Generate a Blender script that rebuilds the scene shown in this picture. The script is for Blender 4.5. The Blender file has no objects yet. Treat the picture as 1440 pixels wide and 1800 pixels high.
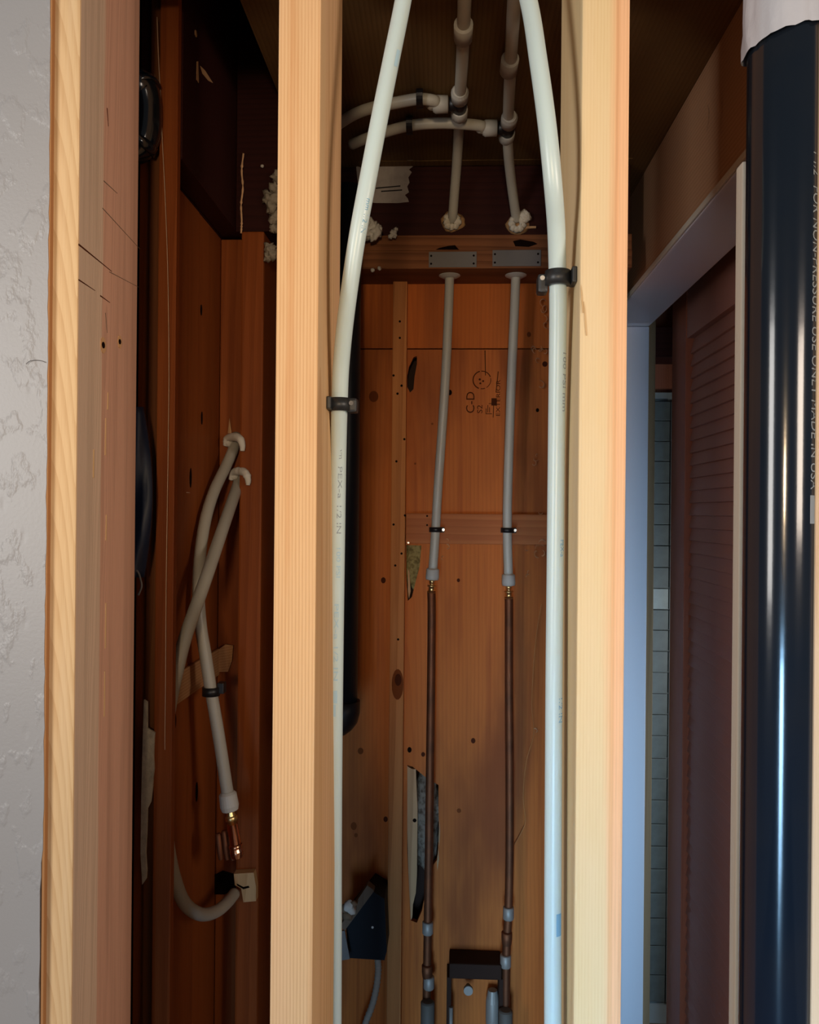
import bpy, bmesh, math, random
from mathutils import Vector, Matrix, noise
from mathutils.geometry import tessellate_polygon

scene = bpy.context.scene
C = scene.collection
random.seed(7)

# ------------------------------------------------------------------ camera
FPX, W, HH = 1450.0, 1440.0, 1800.0
H = 1.40                                    # eye height
YAW, ROLL = math.atan(70 / FPX), math.radians(0.52)
cam_d = bpy.data.cameras.new('camera')
cam = bpy.data.objects.new('camera', cam_d)
C.objects.link(cam)
cam_d.sensor_fit = 'HORIZONTAL'
cam_d.sensor_width = 36.0
cam_d.lens = FPX / W * 36.0
cam_d.clip_start = 0.02
CAMR = (Matrix.Rotation(YAW, 3, 'Z') @ Matrix.Rotation(math.pi / 2, 3, 'X') @ Matrix.Rotation(ROLL, 3, 'Z'))
CAMP = Vector((0, 0, H))
cam.matrix_world = Matrix.Translation(CAMP) @ CAMR.to_4x4()
scene.camera = cam

# ------------------------------------------------------------------ world, lights, exposure
wld = bpy.data.worlds.new('world')
scene.world = wld
wld.use_nodes = True
wld.node_tree.nodes['Background'].inputs[0].default_value = (0.80, 0.84, 0.92, 1)
wld.node_tree.nodes['Background'].inputs[1].default_value = 0.10
vs = scene.view_settings
vs.view_transform = 'Standard'
vs.look = 'None'
vs.gamma = 1.0
vs.use_curve_mapping = False
vs.exposure = 0.0


def area_light(name, loc, target, sx, sy, power, col):
    d = bpy.data.lights.new(name, 'AREA')
    d.shape = 'RECTANGLE'
    d.size, d.size_y, d.energy, d.color = sx, sy, power, col
    o = bpy.data.objects.new(name, d)
    C.objects.link(o)
    o.location = loc
    o.rotation_euler = (Vector(target) - Vector(loc)).to_track_quat('-Z', 'Y').to_euler()
    return o


# the daylight window behind the camera, the warm room lamp, and a low cool glass door
area_light('window_daylight', (-1.22, -0.55, H + 0.16), (0.05, 0.9, H + 0.08), 0.50, 0.85, 17, (1.0, 0.97, 0.93))
area_light('room_lamp', (1.25, -0.42, H + 0.20), (-0.2, 0.8, H + 0.05), 0.50, 0.50, 15, (1.0, 0.84, 0.70))
area_light('low_glass_door', (-0.12, -1.50, 0.40), (0.60, 1.0, 0.58), 0.42, 1.0, 6.8, (0.36, 0.66, 1.0)).data.spread = math.radians(42)


def spot_light(name, loc, target, angle, power, col, radius):
    d = bpy.data.lights.new(name, 'SPOT')
    d.spot_size, d.spot_blend, d.energy, d.color, d.shadow_soft_size = math.radians(angle), 1.0, power, col, radius
    o = bpy.data.objects.new(name, d)
    C.objects.link(o)
    o.location = loc
    o.rotation_euler = (Vector(target) - Vector(loc)).to_track_quat('-Z', 'Y').to_euler()
    return o


# added fills: warm spot for the shaft middle, cool panel for the far tiles
spot_light('shaft_fill_spot', (0.025, -1.20, H + 0.10), (0.00, 1.48, H + 0.17), 35, 54, (1.0, 0.74, 0.46), 0.09)
area_light('far_tile_fill', (0.95, 1.65, H - 0.45), (0.62, 2.3, H - 0.6), 0.2, 0.4, 3.6, (0.85, 0.95, 1.0))


# ------------------------------------------------------------------ pixel helpers
def ray(px, py):
    return (CAMR @ Vector(((px - W / 2) / FPX, (HH / 2 - py) / FPX, -1.0)))


def P(px, py, Y):
    d = ray(px, py)
    return CAMP + d * (Y / d.y)


def PXp(px, py, X):
    d = ray(px, py)
    return CAMP + d * (X / d.x)


def PZ(px, py, Z):
    d = ray(px, py)
    return CAMP + d * ((Z - H) / d.z)


def XA(px, Y):
    return P(px, 900, Y).x


# ------------------------------------------------------------------ materials
MATS = {}


def new_mat(name):
    m = bpy.data.materials.new(name)
    m.use_nodes = True
    return m, m.node_tree.nodes, m.node_tree.links, m.node_tree.nodes['Principled BSDF']


def rgb(c):
    return (c[0], c[1], c[2], 1)


def mixc(nt, a, b, fac, mode='MIX'):
    n = nt.nodes.new('ShaderNodeMix')
    n.data_type = 'RGBA'
    n.blend_type = mode
    n.clamp_factor = True
    for s, v in ((n.inputs[6], a), (n.inputs[7], b), (n.inputs[0], fac)):
        if isinstance(v, (tuple, list)):
            s.default_value = rgb(v)
        elif isinstance(v, (int, float)):
            s.default_value = v
        else:
            nt.links.new(v, s)
    return n.outputs[2]


def mathn(nt, op, a, b=0.0, c=None):
    n = nt.nodes.new('ShaderNodeMath')
    n.operation = op
    vals = [a, b] + ([c] if c is not None else [])
    for i, v in enumerate(vals):
        if isinstance(v, (int, float)):
            n.inputs[i].default_value = v
        else:
            nt.links.new(v, n.inputs[i])
    return n.outputs[0]


def ramp(nt, fac, p0, p1, smooth=True):
    n = nt.nodes.new('ShaderNodeMapRange')
    n.interpolation_type = 'SMOOTHSTEP' if smooth else 'LINEAR'
    nt.links.new(fac, n.inputs[0])
    n.inputs[1].default_value = p0
    n.inputs[2].default_value = p1
    return n.outputs[0]


def coords(nt, scale=(1, 1, 1), loc=(0, 0, 0), rot=(0, 0, 0)):
    tc = nt.nodes.new('ShaderNodeTexCoord')
    mp = nt.nodes.new('ShaderNodeMapping')
    mp.inputs['Location'].default_value = loc
    mp.inputs['Rotation'].default_value = rot
    mp.inputs['Scale'].default_value = scale
    nt.links.new(tc.outputs['Object'], mp.inputs['Vector'])
    return mp.outputs[0]


def noi(nt, vec, scale, detail=3.0, rough=0.55):
    n = nt.nodes.new('ShaderNodeTexNoise')
    n.inputs['Scale'].default_value = scale
    n.inputs['Detail'].default_value = detail
    n.inputs['Roughness'].default_value = rough
    nt.links.new(vec, n.inputs['Vector'])
    return n.outputs[0]


def bump(nt, bsdf, h, strength, dist=0.001):
    b = nt.nodes.new('ShaderNodeBump')
    b.inputs['Strength'].default_value = strength
    b.inputs['Distance'].default_value = dist
    nt.links.new(h, b.inputs['Height'])
    nt.links.new(b.outputs[0], bsdf.inputs['Normal'])


def wood(name, light, dark, spacing=0.003, center=(0.05, 0.3), tilt=(0.004, 0.006), dist=1.2, grain=0.6,
         streak=None, streak_amt=0.5, blotch=None, blotch_amt=0.5, rough=0.62, axis='Z', seed=0.0, zones=None, spec=0.12):
    """Growth rings about a long axis, fibre streaks, blotches; zones = [(coord index, from, to, colour, amount)]."""
    m, N, L, b = new_mat(name)
    nt = m.node_tree
    rot = {'Z': (0, 0, 0), 'X': (0, math.pi / 2, 0), 'Y': (math.pi / 2, 0, 0)}[axis]
    base = coords(nt, rot=rot)
    mp = N.new('ShaderNodeMapping')
    mp.inputs['Location'].default_value = (center[0], center[1], seed)
    mp.inputs['Rotation'].default_value = (tilt[0], tilt[1], 0)
    L.new(base, mp.inputs['Vector'])
    wv = N.new('ShaderNodeTexWave')
    wv.wave_type = 'RINGS'
    wv.rings_direction = 'Z'
    wv.wave_profile = 'SAW'
    wv.inputs['Scale'].default_value = 2 * math.pi / (20 * spacing)
    wv.inputs['Distortion'].default_value = dist
    wv.inputs['Detail'].default_value = 2.0
    wv.inputs['Detail Scale'].default_value = 0.05
    L.new(mp.outputs[0], wv.inputs['Vector'])
    m2 = N.new('ShaderNodeMapping')
    m2.inputs['Location'].default_value = (seed, seed * 2.3, seed)
    m2.inputs['Scale'].default_value = (1, 1, 0.025)
    L.new(base, m2.inputs['Vector'])
    fib = noi(nt, m2.outputs[0], 900, 2.0)
    fib2 = noi(nt, m2.outputs[0], 90, 3.0)
    m3 = N.new('ShaderNodeMapping')
    m3.inputs['Location'].default_value = (seed * 3.1, seed, seed * 1.7)
    m3.inputs['Scale'].default_value = (1, 1, 0.22)
    L.new(base, m3.inputs['Vector'])
    bl = noi(nt, m3.outputs[0], 9, 4.0)
    g = mathn(nt, 'MULTIPLY', ramp(nt, wv.outputs['Fac'], 0.25, 1.0), grain)
    g = mathn(nt, 'ADD', g, mathn(nt, 'MULTIPLY', mathn(nt, 'SUBTRACT', fib, 0.5), 0.6))
    col = mixc(nt, light, dark, g)
    if streak:
        col = mixc(nt, col, streak, mathn(nt, 'MULTIPLY', ramp(nt, fib2, 0.5, 0.72), streak_amt))
    if blotch:
        col = mixc(nt, col, blotch, mathn(nt, 'MULTIPLY', ramp(nt, bl, 0.42, 0.7), blotch_amt))
    if zones:
        tc = N.new('ShaderNodeTexCoord')
        sp = N.new('ShaderNodeSeparateXYZ')
        L.new(tc.outputs['Object'], sp.inputs[0])
        wob = mathn(nt, 'MULTIPLY', mathn(nt, 'SUBTRACT', fib2, 0.5), 0.02)
        for ci, z0, z1, c, a in zones:
            v = mathn(nt, 'ADD', sp.outputs[ci], wob) if z1 - z0 > 0.0025 else sp.outputs[ci]
            zc = mixc(nt, tuple(min(1, x * 1.1) for x in c), tuple(x * 0.68 for x in c), g)
            zc = mixc(nt, zc, tuple(x * 0.72 for x in c), mathn(nt, 'MULTIPLY', ramp(nt, fib2, 0.5, 0.7), 0.6))
            col = mixc(nt, col, zc, mathn(nt, 'MULTIPLY', ramp(nt, v, z0, z1), a))
    L.new(col, b.inputs['Base Color'])
    b.inputs['Roughness'].default_value = rough
    b.inputs['Specular IOR Level'].default_value = spec
    bump(nt, b, mathn(nt, 'ADD', mathn(nt, 'MULTIPLY', g, 0.6), mathn(nt, 'MULTIPLY', fib, 0.7)), 0.35, 0.0006)
    MATS[name] = m
    return m


def plain(name, col, rough=0.5, spec=0.5, metal=0.0, var=0.0, var_col=None, vscale=30, bmp=0.0, bscale=200, coat=0.0, sss=0.0):
    m, N, L, b = new_mat(name)
    nt = m.node_tree
    b.inputs['Base Color'].default_value = rgb(col)
    b.inputs['Roughness'].default_value = rough
    b.inputs['Specular IOR Level'].default_value = spec
    b.inputs['Metallic'].default_value = metal
    b.inputs['Coat Weight'].default_value = coat
    b.inputs['Coat Roughness'].default_value = 0.08
    if sss:
        b.inputs['Subsurface Weight'].default_value = sss
        b.inputs['Subsurface Radius'].default_value = (0.004, 0.004, 0.003)
        b.inputs['Subsurface Scale'].default_value = 1.0
    if var:
        n = noi(nt, coords(nt), vscale, 4.0)
        c = mixc(nt, col, var_col or tuple(x * 0.5 for x in col), mathn(nt, 'MULTIPLY', ramp(nt, n, 0.4, 0.7), var))
        L.new(c, b.inputs['Base Color'])
    if bmp:
        n2 = noi(nt, coords(nt), bscale, 4.0)
        bump(nt, b, n2, bmp, 0.002)
    MATS[name] = m
    return m


# studs of the open front wall
wood('wood_stud_a', (0.76, 0.48, 0.25), (0.54, 0.27, 0.11), 0.0030, (0.35, 0.06), (0.003, 0.004), 1.0, 0.5,
     streak=(0.62, 0.30, 0.12), streak_amt=0.55, blotch=(0.82, 0.50, 0.29), blotch_amt=0.5, seed=1.3)
wood('wood_stud_b', (0.75, 0.57, 0.32), (0.60, 0.39, 0.18), 0.0028, (-0.40, 0.02), (0.002, 0.003), 0.8, 0.22,
     streak=(0.78, 0.54, 0.28), streak_amt=0.4, blotch=(0.78, 0.61, 0.40), blotch_amt=0.5, seed=4.1,
     zones=[(0, 0.000, 0.013, (0.76, 0.42, 0.22), 0.75), (0, 0.0075, 0.0095, (0.62, 0.27, 0.12), 0.35), (0, 0.0105, 0.013, (0.80, 0.48, 0.28), 0.6)])
wood('wood_stud_l', (0.76, 0.52, 0.28), (0.50, 0.26, 0.10), 0.0023, (0.004, 0.080), (0.045, 0.003), 2.6, 0.36,
     streak=(0.80, 0.58, 0.35), streak_amt=0.5, seed=2.2,
     zones=[(1, -0.0695, -0.0675, (0.55, 0.41, 0.31), 0.88), (1, -0.020, -0.016, (0.52, 0.29, 0.20), 0.9)])
wood('wood_stud_c', (0.66, 0.45, 0.28), (0.50, 0.28, 0.15), 0.004, (0.05, 0.3), (0.004, 0.004), 1.0, 0.4, seed=6.1)
# old timber inside
OL, OD = (0.20, 0.070, 0.022), (0.10, 0.030, 0.009)
wood('wood_old', OL, OD, 0.005, (0.05, 0.25), (0.01, 0.012), 2.0, 0.55, streak=(0.22, 0.07, 0.02), streak_amt=0.6,
     blotch=(0.12, 0.035, 0.012), blotch_amt=0.5, seed=3.3, rough=0.6)
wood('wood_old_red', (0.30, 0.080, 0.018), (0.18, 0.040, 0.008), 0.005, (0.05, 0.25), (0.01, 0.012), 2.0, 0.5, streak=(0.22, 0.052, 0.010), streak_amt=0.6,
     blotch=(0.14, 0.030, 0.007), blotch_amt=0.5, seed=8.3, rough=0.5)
wood('wood_old_y', (0.30, 0.14, 0.05), (0.14, 0.055, 0.02), 0.005, (0.05, 0.25), (0.01, 0.012), 2.0, 0.55, axis='Y', seed=5.3,
     blotch=(0.14, 0.055, 0.022), blotch_amt=0.5)
wood('wood_old_x', (0.27, 0.105, 0.042), (0.12, 0.04, 0.016), 0.004, (0.05, 0.25), (0.01, 0.012), 2.5, 0.6, axis='X', seed=7.3,
     blotch=(0.07, 0.025, 0.012), blotch_amt=0.7)
wood('wood_lath', (0.60, 0.24, 0.08), (0.38, 0.125, 0.038), 0.004, (0.03, 0.2), (0.004, 0.004), 1.2, 0.6, seed=9.3,
     streak=(0.66, 0.29, 0.11), streak_amt=0.6)
wood('wood_brace', (0.50, 0.17, 0.060), (0.34, 0.10, 0.032), 0.004, (0.03, 0.2), (0.004, 0.004), 1.5, 0.6, axis='X', seed=2.9,
     streak=(0.40, 0.12, 0.04), streak_amt=0.6)
wood('plywood', (0.60, 0.175, 0.038), (0.42, 0.105, 0.022), 0.007, (0.10, 0.02), (0.03, 0.012), 6.0, 0.30,
     streak=(0.36, 0.088, 0.020), streak_amt=0.55, blotch=(0.24, 0.060, 0.018), blotch_amt=0.85, seed=11.1, rough=0.6)
wood('plywood_top', (0.58, 0.155, 0.030), (0.40, 0.095, 0.018), 0.007, (0.10, 0.02), (0.03, 0.012), 6.0, 0.28,
     streak=(0.36, 0.085, 0.018), streak_amt=0.55, blotch=(0.28, 0.068, 0.018), blotch_amt=0.7, seed=17.1, rough=0.6)
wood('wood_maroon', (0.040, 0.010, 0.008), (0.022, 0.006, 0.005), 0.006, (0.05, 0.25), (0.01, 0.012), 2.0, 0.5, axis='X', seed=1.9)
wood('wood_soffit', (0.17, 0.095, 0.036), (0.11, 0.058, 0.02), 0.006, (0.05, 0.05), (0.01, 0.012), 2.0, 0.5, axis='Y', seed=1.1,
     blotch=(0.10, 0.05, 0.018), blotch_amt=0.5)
wood('wood_joist', (0.48, 0.27, 0.15), (0.32, 0.15, 0.07), 0.006, (0.05, 0.40), (0.006, 0.004), 3.0, 0.45, axis='Y', seed=12.1,
     blotch=(0.42, 0.25, 0.15), blotch_amt=0.5)
wood('wood_block', (0.42, 0.22, 0.10), (0.28, 0.12, 0.045), 0.004, (0.03, 0.2), (0.004, 0.004), 1.5, 0.6, axis='Y', seed=3.9)
wood('wood_raw', (0.62, 0.42, 0.22), (0.45, 0.26, 0.11), 0.004, (0.03, 0.2), (0.02, 0.02), 1.5, 0.5, seed=14.9)
wood('wood_splinter', (0.58, 0.35, 0.18), (0.36, 0.19, 0.09), 0.003, (0.03, 0.2), (0.004, 0.004), 1.5, 0.6, seed=15.9)
wood('wood_jamb', (0.30, 0.19, 0.10), (0.20, 0.12, 0.06), 0.004, (0.03, 0.2), (0.004, 0.004), 1.5, 0.5, seed=13.9)
wood('wood_door', (0.40, 0.20, 0.16), (0.32, 0.15, 0.12), 0.005, (0.03, 0.2), (0.004, 0.004), 1.5, 0.4, seed=16.9, rough=0.45)
wood('wood_door_red', (0.34, 0.11, 0.06), (0.25, 0.075, 0.04), 0.005, (0.03, 0.2), (0.004, 0.004), 1.5, 0.4, seed=18.9, rough=0.4)
wood('wood_grey', (0.17, 0.125, 0.09), (0.10, 0.065, 0.045), 0.005, (0.03, 0.2), (0.004, 0.004), 1.5, 0.5, seed=19.9)

plain('pex', (0.58, 0.70, 0.70), 0.32, 0.5, sss=0.25)
plain('pex_old', (0.50, 0.48, 0.41), 0.38, 0.5, sss=0.15)
plain('pex_dull', (0.37, 0.35, 0.30), 0.4, 0.45, sss=0.1)
plain('pex_fitting', (0.48, 0.47, 0.43), 0.45, 0.4)
plain('abs_black', (0.005, 0.009, 0.016), 0.16, 0.5, coat=0.25, var=0.5, var_col=(0.010, 0.012, 0.016), vscale=12, bmp=0.04, bscale=45)
plain('abs_matt', (0.010, 0.011, 0.013), 0.38, 0.4)
plain('black_plastic', (0.018, 0.019, 0.021), 0.42, 0.5)
plain('clamp_small', (0.008, 0.008, 0.010), 0.4, 0.5)
plain('copper', (0.24, 0.085, 0.038), 0.6, 0.5, metal=0.85, var=0.7, var_col=(0.10, 0.05, 0.03), vscale=18)
plain('copper_bright', (0.75, 0.36, 0.22), 0.2, 0.5, metal=1.0)
plain('brass', (0.95, 0.70, 0.32), 0.34, 0.5, metal=1.0)
plain('solder', (0.34, 0.30, 0.26), 0.5, 0.5, metal=0.3)
plain('steel_plate', (0.17, 0.16, 0.155), 0.55, 0.4, metal=0.2, var=0.6, var_col=(0.16, 0.15, 0.15), vscale=60, bmp=0.1)
plain('nail_steel', (0.6, 0.58, 0.55), 0.35, 0.5, metal=0.8)
plain('foam_dirty', (0.34, 0.30, 0.24), 0.9, 0.1, var=0.8, var_col=(0.12, 0.09, 0.06), vscale=70, bmp=0.6, bscale=300)
plain('foam', (0.74, 0.70, 0.60), 0.8, 0.2, var=0.5, var_col=(0.50, 0.40, 0.26), vscale=90, bmp=0.6, bscale=300)
plain('foam_edge', (0.45, 0.26, 0.12), 0.8, 0.2, var=0.6, vscale=90, bmp=0.5, bscale=300)
plain('foam_white', (0.62, 0.59, 0.53), 0.8, 0.2, bmp=0.3, bscale=300)
plain('insulation', (0.40, 0.31, 0.12), 0.95, 0.1, var=0.8, var_col=(0.12, 0.085, 0.03), vscale=120, bmp=0.9, bscale=250)
plain('insulation_grey', (0.26, 0.20, 0.15), 0.95, 0.1, var=0.9, var_col=(0.08, 0.05, 0.03), vscale=110, bmp=0.9, bscale=250)
plain('paper_grey', (0.42, 0.38, 0.36), 0.8, 0.2, var=0.3, vscale=60)
plain('ink_black', (0.012, 0.010, 0.010), 0.7, 0.2)
plain('ink_brown', (0.07, 0.018, 0.006), 0.8, 0.1)
plain('ink_blue', (0.22, 0.44, 0.62), 0.6, 0.3)
plain('ink_blue_pale', (0.42, 0.62, 0.74), 0.6, 0.3)
plain('ink_grey', (0.30, 0.36, 0.40), 0.6, 0.3)
plain('ink_silver', (0.22, 0.24, 0.25), 0.5, 0.4)
plain('tape_white', (0.52, 0.53, 0.58), 0.35, 0.5, bmp=0.5, bscale=60)
plain('trim_paint', (0.72, 0.72, 0.78), 0.45, 0.4, bmp=0.04, bscale=300)
plain('trim_cream', (0.62, 0.58, 0.49), 0.7, 0.3, bmp=0.3, bscale=150)
plain('drywall_edge', (0.52, 0.48, 0.40), 0.9, 0.2, var=0.5, vscale=70, bmp=0.7, bscale=180)
plain('kraft', (0.42, 0.20, 0.08), 0.8, 0.2)
plain('tile', (0.115, 0.13, 0.125), 0.45, 0.4, var=0.6, var_col=(0.07, 0.08, 0.078), vscale=25)
plain('tile_pale', (0.30, 0.33, 0.32), 0.45, 0.4, var=0.3, vscale=25)
plain('grout', (0.27, 0.28, 0.27), 0.9, 0.2)
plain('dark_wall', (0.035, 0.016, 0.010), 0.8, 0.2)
plain('navy', (0.006, 0.014, 0.040), 0.5, 0.4)
plain('box_navy', (0.004, 0.006, 0.011), 0.6, 0.2)
plain('conduit', (0.42, 0.38, 0.32), 0.6, 0.3)
plain('hole_dark', (0.008, 0.003, 0.002), 0.9, 0.05)
plain('knot_dark', (0.075, 0.018, 0.007), 0.8, 0.1)
plain('sleeve', (0.13, 0.11, 0.09), 0.6, 0.3)
plain('knot_rust', (0.20, 0.052, 0.014), 0.8, 0.1)
plain('thread', (0.62, 0.42, 0.28), 0.6, 0.3)
plain('hair', (0.05, 0.035, 0.03), 0.6, 0.3)
plain('shaving', (0.78, 0.47, 0.26), 0.7, 0.2, var=0.4, vscale=120)
plain('floor_wood', (0.16, 0.11, 0.08), 0.6, 0.3)
plain('grime', (0.20, 0.14, 0.09), 0.8, 0.1)


def drywall():
    m, N, L, b = new_mat('drywall')
    nt = m.node_tree
    b.inputs['Base Color'].default_value = rgb((0.35, 0.34, 0.34))
    b.inputs['Roughness'].default_value = 0.42
    n1 = noi(nt, coords(nt, (1, 1, 0.6)), 45, 5.0, 0.5)
    n2 = noi(nt, coords(nt), 320, 2.0)
    vo = N.new('ShaderNodeTexVoronoi')
    vo.inputs['Scale'].default_value = 38
    L.new(coords(nt, (1, 1, 0.45), rot=(0, 0.5, 0)), vo.inputs['Vector'])
    h = mathn(nt, 'ADD', mathn(nt, 'MULTIPLY', ramp(nt, n1, 0.52, 0.62), 1.0), mathn(nt, 'MULTIPLY', n2, 0.25))
    h = mathn(nt, 'ADD', h, mathn(nt, 'MULTIPLY', ramp(nt, vo.outputs['Distance'], 0.0, 0.16), 0.5))
    bump(nt, b, h, 0.35, 0.0016)
    MATS['drywall'] = m


drywall()


# ------------------------------------------------------------------ object helpers
def finish(name, bm, mat, parent=None, loc=None, smooth=False):
    """Link a world-space bmesh as ONE object whose origin is at its base."""
    if loc is None:
        xs = [v.co for v in bm.verts]
        loc = Vector(((min(v.x for v in xs) + max(v.x for v in xs)) / 2, (min(v.y for v in xs) + max(v.y for v in xs)) / 2, min(v.z for v in xs)))
    loc = Vector(loc)
    for v in bm.verts:
        v.co -= loc
    bmesh.ops.recalc_face_normals(bm, faces=bm.faces)
    me = bpy.data.meshes.new(name)
    bm.to_mesh(me)
    bm.free()
    me.materials.append(MATS[mat])
    if smooth:
        for p in me.polygons:
            p.use_smooth = True
    o = bpy.data.objects.new(name, me)
    C.objects.link(o)
    if parent is not None:
        o.parent = parent
        o.location = loc - world_loc(parent)
    else:
        o.location = loc
    return o


def world_loc(o):
    l = Vector(o.location)
    while o.parent:
        o = o.parent
        l = l + Vector(o.location)
    return l


def tag(o, label, cat, group=None):
    o['label'] = label
    o['category'] = cat
    if group:
        o['group'] = group
    return o


def struct(o, label=None):
    o['kind'] = 'structure'
    if label:
        o['label'] = label
    return o


def thing(name, label, cat, loc, group=None):
    o = bpy.data.objects.new(name, None)
    o.empty_display_size = 0.02
    C.objects.link(o)
    o.location = loc
    if label:
        tag(o, label, cat, group)
    return o


def add_box(bm, x0, x1, y0, y1, z0, z1, bev=0.0):
    vs_ = [bm.verts.new((x, y, z)) for x in (x0, x1) for y in (y0, y1) for z in (z0, z1)]
    q = [(0, 1, 3, 2), (4, 6, 7, 5), (0, 4, 5, 1), (2, 3, 7, 6), (0, 2, 6, 4), (1, 5, 7, 3)]
    fs = [bm.faces.new([vs_[i] for i in f]) for f in q]
    if bev:
        es = list({e for f in fs for e in f.edges})
        bmesh.ops.bevel(bm, geom=es, offset=bev, segments=2, affect='EDGES', profile=0.6)


def box(name, x0, x1, y0, y1, z0, z1, mat, parent=None, bev=0.0015, loc=None):
    bm = bmesh.new()
    add_box(bm, min(x0, x1), max(x0, x1), min(y0, y1), max(y0, y1), min(z0, z1), max(z0, z1), bev)
    return finish(name, bm, mat, parent, loc)


def catmull(pts, n=8):
    pts = [Vector(p) for p in pts]
    if len(pts) < 3:
        return pts
    P0 = [pts[0] * 2 - pts[1]] + pts + [pts[-1] * 2 - pts[-2]]
    out = []
    for i in range(1, len(P0) - 2):
        a, b, c, d = P0[i - 1:i + 3]
        for k in range(n):
            t = k / n
            out.append(0.5 * ((2 * b) + (c - a) * t + (2 * a - 5 * b + 4 * c - d) * t * t + (3 * b - a - 3 * c + d) * t ** 3))
    out.append(pts[-1])
    return out


def frames(path):
    fr = []
    t0 = (path[1] - path[0]).normalized()
    ref = Vector((0, -1, 0)) if abs(t0.y) < 0.9 else Vector((1, 0, 0))
    nrm = (ref - t0 * ref.dot(t0)).normalized()
    for i, p in enumerate(path):
        a = path[max(0, i - 1)]
        b = path[min(len(path) - 1, i + 1)]
        t = (b - a).normalized()
        nrm = (nrm - t * nrm.dot(t)).normalized()
        fr.append((p, t, nrm, t.cross(nrm)))
    return fr


def add_tube(bm, path, r, seg=18, cap=True):
    path = [Vector(p) for p in path]
    fr = frames(path)
    rings = []
    for i, (p, t, n, b) in enumerate(fr):
        rr = r[i] if isinstance(r, (list, tuple)) else r
        rings.append([bm.verts.new(p + (n * math.cos(a) + b * math.sin(a)) * rr) for a in (2 * math.pi * k / seg for k in range(seg))])
    for i in range(len(rings) - 1):
        for k in range(seg):
            f = bm.faces.new((rings[i][k], rings[i][(k + 1) % seg], rings[i + 1][(k + 1) % seg], rings[i + 1][k]))
            f.smooth = True
    if cap:
        bm.faces.new(rings[0][::-1])
        bm.faces.new(rings[-1])
    return fr


def tube(name, pts, r, mat, parent=None, seg=18, n=8, sm=True, cap=True, loc=None):
    bm = bmesh.new()
    path = catmull(pts, n) if sm else [Vector(p) for p in pts]
    add_tube(bm, path, r, seg, cap)
    return finish(name, bm, mat, parent, loc)


def along(p, d, prof, name, mat, parent=None, seg=18):
    """Lathe: prof = [(distance along d, radius)]."""
    d = Vector(d).normalized()
    bm = bmesh.new()
    path = [Vector(p) + d * s for s, _ in prof]
    ref = Vector((0, -1, 0)) if abs(d.y) < 0.9 else Vector((1, 0, 0))
    n = (ref - d * ref.dot(d)).normalized()
    b = d.cross(n)
    rings = [[bm.verts.new(q + (n * math.cos(2 * math.pi * k / seg) + b * math.sin(2 * math.pi * k / seg)) * rr) for k in range(seg)]
             for q, (_, rr) in zip(path, prof)]
    for i in range(len(rings) - 1):
        for k in range(seg):
            f = bm.faces.new((rings[i][k], rings[i][(k + 1) % seg], rings[i + 1][(k + 1) % seg], rings[i + 1][k]))
            f.smooth = abs(prof[i][0] - prof[i + 1][0]) > 1e-5 and abs(prof[i][1] - prof[i + 1][1]) < 0.0008
    bm.faces.new(rings[0][::-1])
    bm.faces.new(rings[-1])
    return finish(name, bm, mat, parent)


def prism(name, poly, ext, mat, parent=None, holes=(), loc=None, bev=0.0):
    """Extrude a planar world-space polygon (with holes) by vector ext."""
    ext = Vector(ext)
    loops = [[Vector(p) for p in poly]] + [[Vector(p) for p in h] for h in holes]
    tris = tessellate_polygon(loops)
    flat = [p for l in loops for p in l]
    bm = bmesh.new()
    A = [bm.verts.new(p) for p in flat]
    B = [bm.verts.new(p + ext) for p in flat]
    for t in tris:
        try:
            bm.faces.new([A[i] for i in t])
            bm.faces.new([B[i] for i in reversed(t)])
        except ValueError:
            pass
    o = 0
    for l in loops:
        for i in range(len(l)):
            j = (i + 1) % len(l)
            bm.faces.new((A[o + i], A[o + j], B[o + j], B[o + i]))
        o += len(l)
    return finish(name, bm, mat, parent, loc)


def disc(name, c, nrm, r, mat, parent=None, th=0.0006, sy=1.0, seg=12):
    c, nrm = Vector(c), Vector(nrm).normalized()
    up = Vector((0, 0, 1)) if abs(nrm.z) < 0.9 else Vector((1, 0, 0))
    u = up.cross(nrm).normalized()
    v = nrm.cross(u)
    pts = [c + u * r * math.cos(2 * math.pi * k / seg) + v * r * sy * math.sin(2 * math.pi * k / seg) for k in range(seg)]
    return prism(name, [p - nrm * 0.0003 for p in pts], nrm * (th + 0.0003), mat, parent)


def blob(name, c, r, mat, parent=None, amp=0.35, freq=60, sub=3, scale=(1, 1, 1), seed=0.0):
    bm = bmesh.new()
    bmesh.ops.create_icosphere(bm, subdivisions=sub, radius=1.0)
    c = Vector(c)
    for v in bm.verts:
        n = v.co.normalized()
        d = 1 + amp * noise.noise(n * 1.7 + Vector((seed, seed * 2, 3))) + amp * 0.6 * noise.noise(n * 4.5 + Vector((seed, 1, seed)))
        v.co = c + Vector((n.x * scale[0], n.y * scale[1], n.z * scale[2])) * r * d
    for f in bm.faces:
        f.smooth = True
    return finish(name, bm, mat, parent)


def text_verts(s, size, sx=1.0):
    cu = bpy.data.curves.new('lettering', 'FONT')
    cu.body = s
    cu.size = size
    cu.resolution_u = 3
    ob = bpy.data.objects.new('lettering', cu)
    C.objects.link(ob)
    dg = bpy.context.evaluated_depsgraph_get()
    me = bpy.data.meshes.new_from_object(ob.evaluated_get(dg))
    vs_ = [(v.co.x * sx, v.co.y) for v in me.vertices]
    fs = [tuple(p.vertices) for p in me.polygons]
    bpy.data.objects.remove(ob)
    bpy.data.curves.remove(cu)
    bpy.data.meshes.remove(me)
    return vs_, fs


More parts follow.
